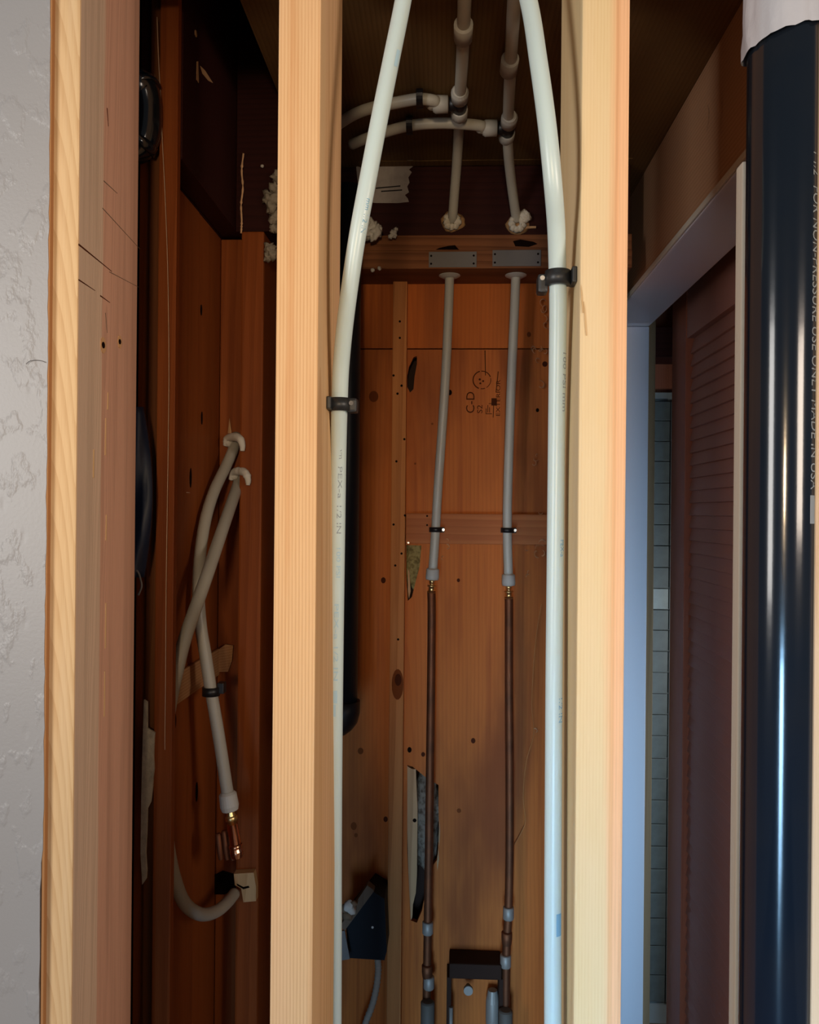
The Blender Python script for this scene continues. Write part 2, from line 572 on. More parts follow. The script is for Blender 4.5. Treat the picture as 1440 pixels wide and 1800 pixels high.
def mapped_text(name, s, size, fn, mat, parent, sx=1.0, fit=None):
    vs_, fs = text_verts(s, size, sx)
    if fit:
        w = max(v[0] for v in vs_)
        vs_ = [(v[0] * fit / w, v[1]) for v in vs_]
    bm = bmesh.new()
    V = [bm.verts.new(fn(x, y)) for x, y in vs_]
    for f in fs:
        try:
            bm.faces.new([V[i] for i in f])
        except ValueError:
            pass
    return finish(name, bm, mat, parent)


# ================================================================== THE SETTING
ZC = H + 0.59            # underside of the floor above
Y0, Y1 = 0.72, 0.86      # front wall studs, front and back
YP = 1.48                # plywood at the back
XR = 0.33                # right side of the shaft (joist, door trim)
XJ = -0.247              # left ceiling joist face

struct(box('floor', -1.6, 1.6, -2.6, 2.6, -0.05, 0.0, 'floor_wood', bev=0))
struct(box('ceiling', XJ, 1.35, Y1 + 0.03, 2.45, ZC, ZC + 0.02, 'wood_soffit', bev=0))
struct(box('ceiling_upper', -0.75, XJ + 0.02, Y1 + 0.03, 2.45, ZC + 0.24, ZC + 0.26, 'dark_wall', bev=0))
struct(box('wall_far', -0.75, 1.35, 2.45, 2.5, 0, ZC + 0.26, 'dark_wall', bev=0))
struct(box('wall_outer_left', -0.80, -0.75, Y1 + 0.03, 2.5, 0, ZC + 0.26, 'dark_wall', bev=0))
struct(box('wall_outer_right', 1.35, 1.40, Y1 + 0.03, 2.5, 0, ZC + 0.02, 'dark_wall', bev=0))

# left drywall, its cut edge slightly ragged
xe = XA(81, Y0 - 0.006)
poly = [(-1.5, Y0 - 0.006, 0.0), (-1.5, Y0 - 0.006, 2.25)]
zz = 2.25
edge = []
while zz > 0.0:
    edge.append((xe + random.uniform(-0.0006, 0.0006) - (0.0022 if zz < P(70, 1510, Y0).z else 0), Y0 - 0.006, zz))
    zz -= 0.012
edge.append((xe - 0.002, Y0 - 0.006, 0.0))
wl = struct(prism('wall_left', poly + edge, (0, 0.012, 0), 'drywall'))
# kraft paper face showing at the cut
bm = bmesh.new()
zz = 0.0
prev = None
add_box(bm, xe - 0.001, xe + 0.0012, Y0 - 0.0056, Y0 + 0.001, 0.0, 2.25)
finish('paper_edge', bm, 'kraft', wl)['label'] = 'brown paper edge of the cut drywall'
xcr = XA(1433, Y0) + 0.040
struct(box('wall_right', xcr, 1.5, Y0 - 0.006, Y0 + 0.006, 0, 2.25, 'drywall', bev=0))

# ------------------------------------------------------------------ front studs
def stud(name, x0, x1, mat, label, y0=Y0, y1=Y1, z0=0.0, z1=2.2, bev=0.0018):
    o = tag(box(name, x0, x1, y0, y1, z0, z1, mat, bev=bev), label, 'stud')
    return o


xl1 = XA(133.5, Y0)
st_l = stud('wall_stud', xl1 - 0.038, xl1, 'wood_stud_l', 'rough wall stud beside the grey drywall, reddish grey side with two nail holes')
xa0, xa1 = XA(482, Y0), XA(556.5, Y0)
st_a = stud('wall_stud', xa0, xa1, 'wood_stud_a', 'pale straight-grained wall stud left of the shaft middle, with white pipe clamped to it')
xb0, xb1 = XA(1016, Y0), XA(1100.5, Y0)
st_b = stud('wall_stud', xb0, xb1, 'wood_stud_b', 'yellow and pink wall stud right of the shaft middle, beside the lavender door trim', bev=0.0028)
xc0 = XA(1434, Y0)
st_c = stud('wall_stud', xc0, xc0 + 0.038, 'wood_stud_c', 'pinkish wall stud at the right edge, right of the thick black drain pipe')
tp = tag(box('top_plate', -1.5, 1.5, Y0, Y1, 2.2, 2.24, 'wood_stud_a'), 'pale horizontal plate across the top of the wall studs', 'plate')

tag(box('shade_baffle', -1.0, 1.0, 0.835, Y1 + 0.012, H + 0.565, 2.195, 'wood_old_x', bev=0.001), 'horizontal baffle above the shaft opening, added unseen to shade the soffit', 'baffle')  # unseen board, added to keep light off the soffit pipes
# nail holes, saw marks and a split on the side of the left stud
def on_x(px, py, X, off=0.0):
    p = PXp(px, py, X)
    p.x += off
    return p


for (px, py, r) in ((181, 607, 0.0062), (210, 601, 0.0052)):
    c = on_x(px, py, xl1)
    h = disc('nail_hole', c, (1, 0, 0), r, 'wood_splinter', st_l, sy=1.25)
    disc('hole', c + Vector((0.0006, -0.001, 0)), (1, 0, 0), r * 0.5, 'hole_dark', h)
for (a, b, w) in (((138, 430), (196, 477), 0.0016), ((138, 492), (167, 511), 0.0012), ((176, 520), (193, 532), 0.0012),
                  ((182, 318), (206, 340), 0.0009), ((180, 366), (246, 438), 0.0007), ((192, 478), (244, 505), 0.0006), ((188, 190), (190, 222), 0.0012), ((185, 550), (188, 585), 0.0008)):
    p, q = on_x(*a, xl1), on_x(*b, xl1)
    d = (q - p).normalized()
    up = Vector((0, 0, 1)) - d * d.z
    if up.length < 0.3:
        up = Vector((0, 1, 0))
    up = up.normalized() * w
    prism('saw_mark', [p - up * 0.4, q - up * 0.15, q + up * 0.15, p + up * 0.6], (0.0004, 0, 0), 'knot_dark' if w > 0.001 else 'wood_grey', st_l)
for (px, y0_, y1_) in ((189, 690, 720), (185, 735, 800), (186, 905, 950), (185, 1060, 1140), (164, 790, 840), (183, 1180, 1260)):
    p, q = on_x(px, y0_, xl1), on_x(px - 1, y1_, xl1)
    prism('split', [p, q, q + Vector((0, 0.0022, 0)), p + Vector((0, 0.0015, 0))], (0.0005, 0, 0), 'wood_raw', st_l)

# torn splinters on the right stud edge
for k, (px, py, h) in enumerate(((1020, 500, 50), (1026, 530, 60))):
    p = P(px, py, Y0)
    q = P(px + 4, py + h, Y0)
    prism('splinter', [p, p + Vector((0.0012, 0, -0.006)), q + Vector((0.001, 0, 0)), q, q + Vector((-0.0012, 0, 0.012))], (0, -0.0008, 0), 'wood_raw', st_b)

# ------------------------------------------------------------------ printing on pipes
def pipe_print(fr_path, r, s, z_top, length, height, ang, mat, parent, name='lettering', fit=True):
    """Lettering running down a pipe; ang = angle of the baseline middle about the pipe (0 = towards -Y, + = to +X)."""
    path = sorted(fr_path, key=lambda p: -p.z)

    def at_z(z):
        for i in range(len(path) - 1):
            if path[i].z >= z >= path[i + 1].z:
                t = (path[i].z - z) / max(1e-9, path[i].z - path[i + 1].z)
                return path[i].lerp(path[i + 1], t)
        return path[-1]

    def fn(x, y):
        c = at_z(z_top - x)
        a = ang + (y - height * 0.35) / r
        return c + Vector((math.sin(a), -math.cos(a), 0)) * (r + 0.0003)
    return mapped_text(name, s, height * 1.4, fn, mat, parent, fit=length)


def pipe_patch(fr_path, r, z_top, z_bot, ang, wid, mat, parent, name='print_mark'):
    path = sorted(fr_path, key=lambda p: -p.z)

    def at_z(z):
        for i in range(len(path) - 1):
            if path[i].z >= z >= path[i + 1].z:
                t = (path[i].z - z) / max(1e-9, path[i].z - path[i + 1].z)
                return path[i].lerp(path[i + 1], t)
        return path[-1]
    bm = bmesh.new()
    n, k = 8, 4
    G = [[bm.verts.new(at_z(z_top + (z_bot - z_top) * i / n) + Vector((math.sin(ang + wid * (j / k - 0.5)), -math.cos(ang + wid * (j / k - 0.5)), 0)) * (r + 0.00025))
          for j in range(k + 1)] for i in range(n + 1)]
    for i in range(n):
        for j in range(k):
            bm.faces.new((G[i][j], G[i + 1][j], G[i + 1][j + 1], G[i][j + 1]))
    return finish(name, bm, mat, parent)


# ------------------------------------------------------------------ thick black drain pipe
RB = 0.0305
YB = 0.745
ctr = P(1371, 900, YB)
topz = P(1360, 95, YB).z
dp = thing('drain_pipe', 'thick glossy black plastic drain pipe with grey lettering, between the right studs', 'pipe', (ctr.x, ctr.y, 0))
pth = [Vector((ctr.x, YB, 0.0)), Vector((ctr.x, YB, 0.8)), Vector((ctr.x, YB, 1.4)), Vector((ctr.x, YB, 2.18))]
pth = [Vector((ctr.x, YB, z * 2.18 / 24)) for z in range(25)]
tube('pipe', pth, RB, 'abs_black', dp, seg=56, sm=False)
zt = P(1425, 345, YB).z
pipe_print(pth, RB, 'FOR NON-PRESSURE USE ONLY MADE IN USA', zt, zt - P(1425, 862, YB).z, 0.0098, math.radians(36), 'ink_silver', dp)
pipe_print(pth, RB, '1 1/2', P(1425, 285, YB).z, P(1425, 285, YB).z - P(1425, 328, YB).z, 0.0098, math.radians(36), 'ink_silver', dp)
pipe_patch(pth, RB, P(1425, 872, YB).z, P(1425, 920, YB).z, math.radians(39), 0.36, 'ink_silver', dp)
# white tape wrapped round the pipe, its lower edge slanting
bm = bmesh.new()
seg, nl = 56, 10
G = []
for i in range(nl + 1):
    row = []
    for k in range(seg):
        a = 2 * math.pi * k / seg
        dx, dy = math.sin(a), -math.cos(a)
        edge_z = P(1368, 44, YB - RB).z + 0.0085 * dx + 0.0015 * noise.noise(Vector((a * 3, 0, 0)))
        z = edge_z + (2.17 - edge_z) * (i / nl) ** 1.5
        rr = RB + 0.0034 + 0.0030 * noise.noise(Vector((dx * 4, dy * 4, z * 30 + dx * 2))) + 0.0014 * noise.noise(Vector((dx * 9, dy * 9, z * 90)))
        row.append(bm.verts.new((ctr.x + dx * rr, YB + dy * rr, z)))
    G.append(row)
for i in range(nl):
    for k in range(seg):
        f = bm.faces.new((G[i][k], G[i][(k + 1) % seg], G[i + 1][(k + 1) % seg], G[i + 1][k]))
        f.smooth = True
o = finish('tape_wrap', bm, 'tape_white', dp)
o['label'] = 'crinkled white tape round the top of the pipe'

# ------------------------------------------------------------------ white supply pipes in front
RP = 0.00795


def pex(name, pts, label, mat='pex', r=RP, cat='pipe', group=None):
    """pts = pixel x, pixel y, Y."""
    w = [P(*p) for p in pts]
    lo = min(w, key=lambda v: v.z)
    t = thing(name, label, cat, lo, group)
    path = catmull(w, 10)
    bm = bmesh.new()
    add_tube(bm, path, r, 20)
    finish('tube', bm, mat, t)
    return t, path


pl_pts = [(730, -120, 0.79), (709, 0, 0.78), (689, 100, 0.765), (668, 205, 0.75), (647, 315, 0.745), (626, 430, 0.75), (609, 550, 0.765), (600, 640, 0.78),
          (597, 712, 0.79), (595, 800, 0.81), (593, 950, 0.825), (591, 1100, 0.835), (589, 1300, 0.85), (588, 1500, 0.865), (588, 1700, 0.875), (587, 1900, 0.88), (586, 2100, 0.88)]
pl, plp = pex('supply_pipe', pl_pts, 'white plastic water pipe bending along the left middle stud, with blue print', 'pex')
pr_pts = [(893, -130, 0.79), (929, 0, 0.75), (947, 110, 0.72), (962, 220, 0.705), (972, 320, 0.71), (978, 400, 0.73), (980, 470, 0.745), (981, 540, 0.755), (980, 640, 0.765),
          (978, 800, 0.775), (976, 1000, 0.775), (974, 1200, 0.77), (973, 1400, 0.765), (972, 1600, 0.76), (972, 1800, 0.755), (972, 2000, 0.75), (972, 2100, 0.75)]
pr, prp = pex('supply_pipe', pr_pts, 'white plastic water pipe bending along the right middle stud, bluish towards the bottom', 'pex')


def zpx(path, py):
    return min(path, key=lambda p: abs((py - 900) - (H - p.z) * FPX / p.y)).z


def zat(py, Y):
    return P(720, py, Y).z


R = math.radians
pipe_patch(plp, RP, zat(722, 0.79), zat(748, 0.795), R(38), 0.75, 'ink_blue', pl)
pipe_print(plp, RP, 'mm', zat(783, 0.81), 0.014, 0.0042, R(22), 'ink_grey', pl)
pipe_print(plp, RP, 'PEX-a', zat(820, 0.81), 0.032, 0.0042, R(18), 'ink_grey', pl)
pipe_print(plp, RP, '1/2 IN', zat(886, 0.82), 0.030, 0.0046, R(14), 'ink_grey', pl)
pipe_print(plp, RP, '100 PSI', zat(960, 0.83), 0.032, 0.0042, R(14), 'ink_blue_pale', pl)
pipe_print(plp, RP, 'PEX-a 1/2 IN', zat(1060, 0.835), 0.08, 0.0042, R(5), 'ink_blue_pale', pl)
pipe_patch(plp, RP, zat(1215, 0.84), zat(1238, 0.84), R(6), 0.5, 'ink_blue_pale', pl)
pipe_patch(plp, RP, zat(1240, 0.84), zat(1262, 0.84), R(2), 0.3, 'ink_blue_pale', pl)
pipe_print(plp, RP, 'mm 1/2 IN', zat(352, 0.745), 0.030, 0.0046, R(38), 'ink_blue', pl)
pipe_patch(plp, RP, zat(92, 0.765), zat(125, 0.765), R(50), 0.5, 'ink_blue_pale', pl)
pipe_print(prp, RP, '100 PSI mm', zat(618, 0.765), 0.055, 0.0048, R(44), 'ink_grey', pr)
pipe_print(prp, RP, 'PEX-a', zat(945, 0.775), 0.016, 0.0050, R(40), 'ink_blue', pr)
pipe_print(prp, RP, '1/2 IN', zat(1216, 0.77), 0.024, 0.0052, R(40), 'ink_blue', pr)
pipe_patch(prp, RP, zat(1592, 0.76), zat(1630, 0.76), R(36), 0.7, 'ink_blue', pr)


def path_at(path, py, Y):
    z = zat(py, Y)
    return min(path, key=lambda p: abs(p.z - z))


def half_clamp(name, c, r, side, hgt, reach, label, mat='black_plastic'):
    """Strap round the front of a pipe with a nailed tab on the stud side; side = -1 tab towards -X."""
    t = thing(name, label, 'pipe clamp', (c.x, c.y, c.z - hgt / 2))
    bm = bmesh.new()
    ro, ri = r + 0.0035, r + 0.0004
    angs = [R(a) for a in range(-100, 101, 10)]
    prof = []
    A = []
    for a in angs:
        d = Vector((math.sin(a) * 1.0, -math.cos(a), 0))
        A.append([bm.verts.new(c + d * rr + Vector((0, 0, z))) for rr, z in ((ri, -hgt / 2), (ro, -hgt / 2), (ro, hgt / 2), (ri, hgt / 2))])
    for i in range(len(A) - 1):
        for k in range(4):
            f = bm.faces.new((A[i][k], A[i][(k + 1) % 4], A[i + 1][(k + 1) % 4], A[i + 1][k]))
            f.smooth = k in (1,)
    bm.faces.new(A[0][::-1])
    bm.faces.new(A[-1])
    finish('strap', bm, mat, t)
    return t


# left clamp: flat strap from the stud side across the pipe
c = path_at(plp, 712, 0.79)
xs = xa1
cl = half_clamp('pipe_clamp', c, RP, -1, 0.0125, 0, 'black plastic clamp holding white pipe to the left middle stud')
box('tab', xs + 0.0002, xs + 0.0045, c.y - 0.020, c.y + 0.004, c.z - 0.006, c.z + 0.006, 'black_plastic', cl, bev=0.0012)
box('nail_boss', c.x + RP + 0.0005, c.x + RP + 0.0095, c.y - 0.006, c.y + 0.010, c.z - 0.0075, c.z + 0.0062, 'black_plastic', cl, bev=0.0025)
disc('nail_head', (c.x + RP + 0.004, c.y - 0.0062, c.z + 0.001), (0, -1, 0), 0.0022, 'steel_plate', cl, th=0.0012)
c = path_at(prp, 490, 0.748)
cl = half_clamp('pipe_clamp', c, RP, 1, 0.0135, 0, 'black plastic clamp holding white pipe to the right middle stud')
box('tab', xb0 - 0.0045, xb0 - 0.0002, c.y - 0.014, c.y + 0.006, c.z - 0.0065, c.z + 0.0075, 'black_plastic', cl, bev=0.0012)
box('nail_boss', c.x - RP - 0.0100, c.x - RP - 0.0005, c.y - 0.002, c.y + 0.014, c.z - 0.0125, c.z + 0.0045, 'black_plastic', cl, bev=0.003)
disc('nail_head', (c.x - RP - 0.006, c.y - 0.0022, c.z + 0.000), (0, -1, 0), 0.0022, 'nail_steel', cl, th=0.0014)

# ================================================================== RIGHT SIDE: joist, door trim, door, tile
zjb = H + 0.394 + 0.013
jr = tag(box('ceiling_joist', XR, XR + 0.04, Y1 + 0.005, 2.0, zjb, ZC - 0.001, 'wood_joist'),
         'broad brown joist running back above the lavender door trim', 'joist')
# pale swirl of torn grain on the joist
for (px, py, rx, rz) in ((1238, 215, 0.012, 0.020), (1262, 200, 0.010, 0.024)):
    p = PXp(px, py, XR)
    bm = bmesh.new()
    ring = []
    for k in range(14):
        a = R(-60 + 150 * k / 13)
        w = 0.0022 * math.sin(math.pi * k / 13) + 0.0002
        q = p + Vector((0, -rx * math.cos(a) * 1.6, rz * math.sin(a)))
        ring.append((bm.verts.new(q + Vector((-0.0004, w, 0))), bm.verts.new(q + Vector((-0.0004, -w, 0)))))
    for k in range(13):
        bm.faces.new((ring[k][0], ring[k][1], ring[k + 1][1], ring[k + 1][0]))
    finish('torn_grain', bm, 'wood_joist', jr)

tr = struct(thing('trim_1', None, None, (XR, 1.2, 0)), 'lavender grey painted door trim on the right side of the shaft')
ZS = H + 0.394                        # underside of the painted head board
yk = 1.75                             # far leg of the trim, facing us
xk0, xk1 = XA(1060, yk), XA(1138.5, yk)
xk2 = XA(1151, yk)
zjb = ZS + 0.016
box('head_board', XR - 0.004, xk1, 0.90, yk + 0.02, ZS, ZS + 0.012, 'trim_paint', tr)
box('side_board', xk0 - 0.06, xk1, yk, yk + 0.018, 0.0, ZS - 0.0012, 'trim_paint', tr)
box('near_board', XA(1300, 0.80), XA(1300, 0.80) + 0.05, 0.80, 0.818, 0.0, H + 0.337, 'trim_cream', tr)['label'] = 'cream board edge beside the black pipe'
box('jamb', xk1 + 0.0004, xk2, yk + 0.003, yk + 0.05, 0.0, ZS + 0.05, 'wood_jamb', tr)
box('head_edge', XR - 0.0075, XR - 0.0042, 0.90, yk + 0.02, ZS + 0.001, ZS + 0.010, 'trim_cream', tr)
struct(box('wall_side', xk0 - 0.06, xk2 - 0.003, yk + 0.052, 2.45, 0.0, ZS + 0.19, 'dark_wall', bev=0))

# louvred door seen through the opening
XD = 0.455
yf0, yf1 = PXp(1205, 900, XD).y, PXp(1181, 900, XD).y
yn = PXp(1345, 900, XD).y
door = struct(thing('door_1', None, None, (XD, (yf1 + yn) / 2, 0)), 'dark brown louvred door in the opening beside the black pipe')
zl1 = H + (900 - 595) / FPX * yf0
box('stile', XD - 0.002, XD + 0.028, yf0, yf1, 0.02, zl1 + 0.12, 'wood_door_red', door)
box('stile', XD, XD + 0.028, yn - 0.05, yn, 0.02, zl1 + 0.12, 'wood_door', door)
box('rail', XD, XD + 0.028, yn, yf0, zl1, zl1 + 0.12, 'wood_door', door)
box('rail', XD, XD + 0.028, yn, yf0, 0.02, 0.16, 'wood_door', door)
pitch = 21.5 / FPX * yf0
nsl = int((zl1 - 0.16) / pitch)
bm = bmesh.new()
add_box(bm, -0.003, 0.003, yn, yf0, -0.019, 0.019, 0.0012)
bmesh.ops.rotate(bm, verts=bm.verts, cent=(0, (yn + yf0) / 2, 0), matrix=Matrix.Rotation(R(13), 3, 'Y'))
first = finish('slat', bm, 'wood_door', None, loc=(0, (yn + yf0) / 2, 0))
for k in range(nsl):
    s = first if k == 0 else first.copy()
    if k:
        C.objects.link(s)
    s.parent = door
    s.location = Vector((XD + 0.014, (yn + yf0) / 2, zl1 - pitch * (k + 0.5))) - door.location

# tiled wall far behind the gap
YT = 2.30
tl = struct(box('wall_tiled', 0.35, 1.3, YT, YT + 0.04, 0, P(1165, 690, YT).z, 'grout', bev=0), 'grey tiled wall glimpsed between door and jamb')
tb = struct(box('wall_upper', 0.35, 1.3, YT + 0.01, YT + 0.05, P(1165, 690, YT).z + 0.001, ZC, 'wood_door_red', bev=0))
tag(box('dark_shelf', XA(1145, YT - .1), 1.2, YT - 0.10, YT + 0.005, P(1165, 628, YT - .1).z, P(1165, 575, YT - .1).z, 'wood_maroon'),
    'dark brown wooden shelf above the grey tiles behind the door gap', 'shelf')
rows = [706, 740, 776, 811, 849, 886, 922, 959, 997, 1034, 1071, 1107, 1144, 1181, 1218, 1255, 1292, 1332, 1368, 1405, 1447, 1486, 1526, 1568, 1612, 1660, 1712, 1760]
xg = XA(1176, YT)
x00 = XA(1140, YT)
for i in range(len(rows) - 1):
    zt_, zb_ = P(1165, rows[i], YT).z - 0.0012, P(1165, rows[i + 1], YT).z + 0.0012
    if zb_ < 0.002:
        break
    mt = 'tile_pale' if rows[i] == 1034 else 'tile'
    j = random.uniform(0, 0.003)
    box('tile', x00 - 0.06, xg - 0.0012, YT - 0.006 - j, YT + 0.001, zb_, zt_, mt, tl, bev=0.001)
    for q in range(2):
        box('tile', xg + 0.0012 + q * 0.1124, xg + 0.1112 + q * 0.1124, YT - 0.006 - random.uniform(0, 0.003), YT + 0.001, zb_, zt_, 'tile', tl, bev=0.001)

# ================================================================== BACK OF THE SHAFT
xpl, xpr = XA(600, YP) - 0.03, XA(1088, YP)
Zj = P(780, 613, YP).z          # joint between the plywood sheets
Zp = H + 0.407 + 0.002          # underside of the plates
wb = struct(thing('wall_back', None, None, (0, YP, 0)), 'reddish brown plywood at the back of the shaft')


def hole(pts):
    return [P(px, py, YP) for px, py in pts]


h1 = hole([(714, 958), (741, 959), (738, 995), (731, 1022), (724, 1050), (717, 1056), (714, 1010)])
h2 = hole([(716, 660), (719, 645), (727, 628), (733, 626), (733, 640), (729, 662), (727, 684), (721, 690), (716, 680)])
h3 = hole([(716, 1345), (726, 1348), (748, 1366), (771, 1380), (771, 1420), (772, 1460), (770, 1495), (768, 1512), (762, 1520), (757, 1548), (750, 1560), (742, 1600), (733, 1622), (722, 1618), (716, 1500)])
prism('plywood_sheet', [(xpl, YP, 0.0), (xpr, YP, 0.0), (xpr, YP, Zj - 0.0015), (xpl, YP, Zj - 0.0015)], (0, 0.012, 0), 'plywood', wb, holes=[h1, h2, h3])
box('plywood_sheet', xpl, xpr, YP, YP + 0.012, Zj + 0.0008, Zp + 0.05, 'plywood_top', wb, bev=0.0008)
box('backing', xpl - 0.001, xpr, YP + 0.055, YP + 0.075, 0, Zp + 0.05, 'dark_wall', wb, bev=0)
# crack and seam in the sheet
p, q = P(852, 616, YP), P(853, 660, YP)
prism('crack', [p, q, q + Vector((0.0012, 0, 0)), p + Vector((0.0016, 0, 0))], (0, -0.0003, 0), 'hole_dark', wb)

def ins(name, x, y, sx, sz, mat, label, cat='insulation', yd=YP + 0.032):
    c = P(x, y, yd)
    o = blob(name, c, 0.02, mat, amp=0.5, scale=(sx, 0.75, sz), seed=x * 0.01)
    return tag(o, label, cat)


ins('insulation_tuft', 728, 990, 1.0, 2.2, 'insulation', 'olive yellow insulation stuffed in the hole below the wooden brace')
ins('insulation_tuft', 750, 1440, 1.4, 4.4, 'insulation_grey', 'grey torn insulation in the long broken hole beside the copper pipe')

# broken-off light splinter standing in the hole
sp = [(724, 1352), (731, 1352), (734, 1420), (734, 1450), (733, 1540), (731, 1570), (726, 1590), (725, 1612), (721, 1622), (719, 1580), (716, 1450), (714, 1345)]
o = prism('plywood_splinter', [P(a, b, YP + 0.003) for a, b in sp], (0, 0.008, 0), 'wood_splinter')
tag(o, 'long pale splinter of broken plywood left of the copper pipe', 'splinter')
disc('nail_hole', P(729, 1442, YP + 0.003), (0, -1, 0), 0.0035, 'hole_dark', o)
sp = [(717, 1000), (720, 1005), (722, 1040), (719, 1052), (717, 1040)]
tag(prism('plywood_splinter', [P(a, b, YP + 0.003) for a, b in sp], (0, 0.006, 0), 'wood_splinter'), 'small pale sliver in the hole under the wooden brace', 'splinter')
for pts in ([(771, 1470), (773, 1440), (774, 1462), (772, 1490)], [(768, 1515), (771, 1490), (772, 1510), (769, 1530)]):
    prism('torn_edge', [P(a, b, YP - 0.0002) for a, b in pts], (0, -0.003, 0), 'wood_splinter', wb)

# knots, nail heads and stains on the plywood
for px, py, r, m in ((674, 1020, 0.0065, 'knot_dark'), (657, 697, 0.012, 'knot_rust'), (791, 690, 0.005, 'hole_dark'), (945, 721, 0.0042, 'hole_dark'), (806, 1020, 0.004, 'knot_dark'), (634, 1320, 0.007, 'knot_rust'),
                     (744, 1326, 0.005, 'knot_dark'), (832, 1302, 0.005, 'knot_dark'), (622, 1452, 0.007, 'knot_rust'), (626, 1468, 0.005, 'knot_rust'), (678, 1440, 0.005, 'knot_dark'), (807, 1425, 0.006, 'knot_rust'),
                     (760, 745, 0.003, 'knot_rust'), (730, 815, 0.003, 'knot_rust'), (930, 588, 0.005, 'knot_rust'), (958, 640, 0.006, 'knot_dark'), (768, 860, 0.004, 'knot_rust'), (720, 1318, 0.006, 'hole_dark')):
    disc('knot', P(px, py, YP), (0, -1, 0), r * random.uniform(0.62, 0.8), m, wb, th=0.0003, sy=random.uniform(1.0, 1.35), seg=14)

# grade stamp printed on the sheet
def stamp_fn(px, py):
    o_ = P(px, py, YP)

    def fn(x, y):
        return o_ + Vector((-y, -0.0004, x))
    return fn


pxm = YP / FPX
mapped_text('stamp_lettering', 'C-D', 0.0215, stamp_fn(834, 727), 'ink_brown', wb, fit=38 * pxm)
mapped_text('stamp_lettering', 'S2', 0.0135, stamp_fn(848, 727), 'ink_brown', wb, fit=15 * pxm)
mapped_text('stamp_lettering', 'EXTERIOR', 0.0105, stamp_fn(879, 732), 'ink_brown', wb, fit=64 * pxm)
bm = bmesh.new()
cc = P(847.5, 668, YP)
for r0, r1, a0, a1 in ((0.0150, 0.0166, 20, 95), (0.0150, 0.0170, 105, 250), (0.0150, 0.0164, 262, 290), (0.0150, 0.0162, 300, 372)):
    n = 14
    A = []
    for k in range(n + 1):
        a = R(a0 + (a1 - a0) * k / n)
        A.append([bm.verts.new(cc + Vector((math.cos(a) * rr, -0.0004, math.sin(a) * rr))) for rr in (r0, r1)])
    for k in range(n):
        bm.faces.new((A[k][0], A[k][1], A[k + 1][1], A[k + 1][0]))
for (dx, dz, s) in ((-0.004, 0.001, 0.0022), (0.002, -0.002, 0.0020), (-0.003, -0.006, 0.0020)):
    bm.faces.new([bm.verts.new(cc + Vector((dx + s * math.cos(R(60 * k)), -0.0004, dz + s * math.sin(R(60 * k))))) for k in range(6)])
finish('stamp_ring', bm, 'ink_brown', wb)
bm = bmesh.new()
for a, b, w in (((876, 653), (872, 690), 1.5), ((868, 712), (867, 734), 1.3)):
    p, q = P(*a, YP), P(*b, YP)
    d = Vector((w * pxm * 0.5, 0, 0))
    bm.faces.new([bm.verts.new(v + Vector((0, -0.0004, 0))) for v in (p - d, p + d, q + d, q - d)])
p, q = P(864, 700, YP), P(873.5, 713, YP)
bm.faces.new([bm.verts.new((x, YP - 0.0004, z)) for x, z in ((p.x, p.z), (q.x, p.z), (q.x, q.z), (p.x, q.z))])
p = P(854, 728, YP)
for (x0, x1, z0, z1) in ((0, 11, 0, 1.2), (0, 1.2, 0, 10), (3, 4.2, 3, 16), (6, 7.2, 3, 12), (5, 13, 18, 19)):
    bm.faces.new([bm.verts.new((p.x + a * pxm, YP - 0.0004, p.z + b * pxm)) for a, b in ((x0, z0), (x1, z0), (x1, z1), (x0, z1))])
finish('stamp_bars', bm, 'ink_brown', wb)

# vertical lath strip with nail holes
YL = YP - 0.022
o = tag(box('lath_strip', XA(687.5, YL), XA(712.5, YL), YL, YP - 0.0005, 0, Zp - 0.0005, 'wood_lath'), 'long narrow vertical wooden strip nailed to the back plywood', 'wood strip')
for px, py in ((703, 565, ), (692, 660), (706, 678), (699, 692), (711, 772), (697, 811), (712, 906), (692, 922), (706, 973), (695, 994), (700, 1124), (703, 594)):
    disc('nail_hole', P(px, py, YL), (0, -1, 0), 0.0021, 'hole_dark', o, th=0.0003)
kn = disc('knot', P(699, 1203, YL), (0, -1, 0), 0.0105, 'knot_rust', o, th=0.0004, sy=2.6, seg=18)
disc('knot_core', P(700, 1195, YL - 0.0004), (0, -1, 0), 0.006, 'knot_dark', kn, th=0.0003, sy=1.8, seg=14)
# horizontal brace
YBr = YP - 0.020
o = tag(box('wooden_brace', XA(713, YL) + 0.0008, xpr - 0.001, YBr, YP - 0.0005, P(800, 956, YBr).z, P(800, 903, YBr).z, 'wood_brace'), 'short horizontal wooden brace behind the two hanging pipes', 'brace')
for px, py in ((712 + 39, 907), (751, 923), (716, 957)):
    disc('nail_head', P(px, py, YBr) if py < 950 else P(718, 954, YBr), (0, -1, 0), 0.0018, 'hole_dark' if py < 950 else 'nail_steel', o, th=0.0006)

